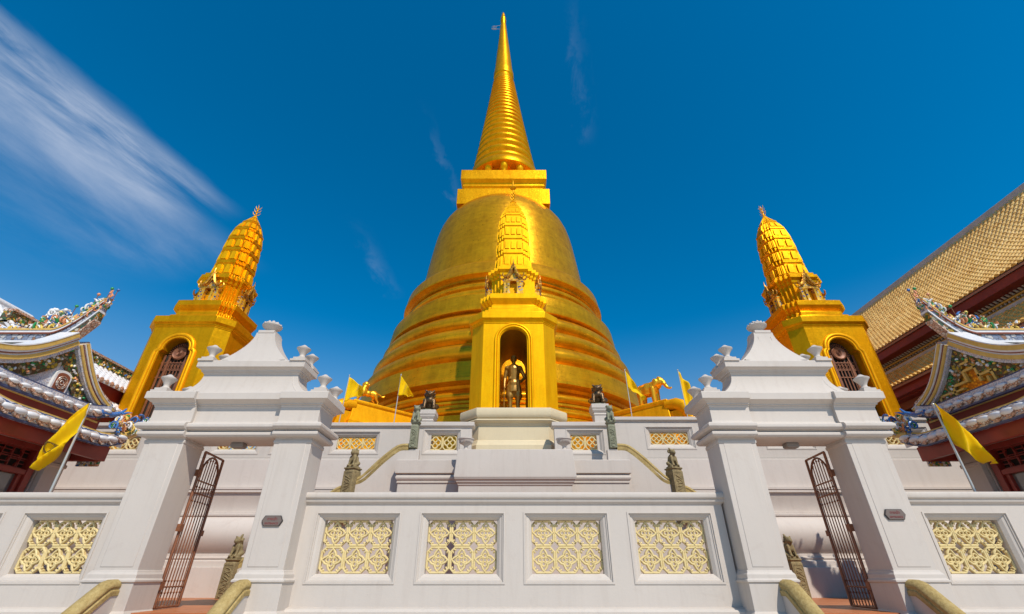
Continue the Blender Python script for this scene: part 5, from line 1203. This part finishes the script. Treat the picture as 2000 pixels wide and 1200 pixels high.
# white tiled halls on the left
t = thing('white_tiled_hall', 'low hall behind the left pavilion with white tiled double roof and flowered ridge', 'building', (-17.5, 17, -.5)); b0 = Vector((-17.5, 17, -.5))
mb = MB(); slope(mb, -16, 6.95, -14.7, 6.02, 12.5, 23, .05); q1 = HB('upper_roof', mb, M['wroof'], smooth=0)
mb = MB(); corrug(mb, -16, 6.98, -14.7, 6.05, 12.5, 23, .24, 6, .085, .05, .012); HB('upper_roof_tiles', mb, M['wroof'], q1, smooth=50)
mb = MB()
for i in range(44): mb.ball((-14.66, 12.62 + .24 * i, 6.03), (.03, .10, .09), 8, 5)
HB('tile_ends', mb, M['orange_scroll'], q1, smooth=50)
mb = MB(); mb.box(-16.2, -15.88, 12.5, 23, 6.85, 7.26); rg = HB('ridge', mb, M['floral'])
mb = MB(); mb.box(-16.24, -15.84, 12.5, 23, 7.26, 7.34); mb.box(-16.23, -15.85, 12.5, 23, 6.86, 6.92); HB('ridge_moulding', mb, M['orange_scroll'], rg)
n0 = set(bpy.data.objects); ornament('ridge_flowers', rg, 1, [(-15.86, 12.6, 6.95), (-15.86, 19.5, 6.95)], .22, 31, 110)
for o in set(bpy.data.objects) - n0: o.data.transform(Matrix.Translation(-b0))
mb = MB(); mb.box(-18, -14.93, 12.5, 23, 5.50, 6.08); HB('red_frieze', mb, M['red'], smooth=0)
mb = MB(); slope(mb, -14.95, 5.50, -14.0, 4.98, 12.5, 23, .03); q2 = HB('lower_roof', mb, M['wroof'], smooth=0)
mb = MB(); corrug(mb, -14.95, 5.53, -14.0, 5.01, 12.5, 23, .24, 5, .085, .03, .012); HB('lower_roof_tiles', mb, M['wroof'], q2, smooth=50)
mb = MB()
for i in range(44): mb.ball((-13.96, 12.62 + .24 * i, 4.99), (.03, .10, .09), 8, 5)
HB('tile_ends', mb, M['orange_scroll'], q2, smooth=50)
mb = MB(); mb.box(-18, -14.2, 13.3, 23, -.5, 4.95); HB('hall_wall', mb, M['red'], smooth=0)
t = thing('white_roofed_hall', 'taller hall at the left edge with white ribbed roof and carved gable end', 'building', (-22, 14, -.5)); b0 = Vector((-22, 14, -.5))
mb = MB(); slope(mb, -19, 8.55, -15.9, 6.2, 8, 15.5, .15); q1 = HB('ribbed_roof', mb, M['gutter'], smooth=0)
mb = MB(); corrug(mb, -19, 8.60, -15.9, 6.24, 8, 15.5, .25, 9, .10, .15, .004); HB('roof_ribs', mb, M['whitetile'], q1, smooth=50)
mb = MB(); mb.tube([(-19, 8, 8.72), (-19, 15.6, 8.72)], .13, 10); mb.box(-19.1, -18.9, 8, 15.6, 8.4, 8.7); HB('ridge_cap', mb, M['whitetile'], q1, smooth=50)
mb = MB(); mb.tube([(-19, 15.6, 8.7), (-18.2, 15.6, 8.0), (-17.2, 15.6, 7.15), (-16, 15.6, 6.4)], .14, 8); HB('verge', mb, M['orange_scroll'], q1, smooth=50)
n0 = set(bpy.data.objects)
R = random.Random(9); mb = MB()
for i in range(80):
    z = R.uniform(0, 1.2); mb.ball((-18.1 + R.uniform(-.25, .25), 15.75 + R.uniform(-.3, .3) * (1 - z * .2), 8.0 + z), (R.uniform(.05, .1),) * 3, 7, 5)
for i in range(14): curl(mb, (-18.1 + R.uniform(-.2, .2), 15.7 + R.uniform(-.25, .3), 8.1 + R.uniform(0, 1.0)), .16, 'y', 1.2, .04, R.uniform(0, 6))
mb.box(-18.3, -17.9, 15.6, 15.95, 7.8, 8.6)
build('carved_gable_end', mb, M['porc_white'], t, smooth=50)
for o in set(bpy.data.objects) - n0: o.data.transform(Matrix.Translation(-b0))
mb = MB(); mb.box(-26, -16.3, 8, 15.3, -.5, 6.1); HB('hall_wall', mb, M['plaster'], smooth=0)
mb = MB(); mb.loft([[(-19, y, 8.5), (-24, y, 5.5), (-24, y, 5.4), (-19, y, 8.4)] for y in (8, 15.5)]); HB('far_roof_slope', mb, M['wroof'], smooth=0)
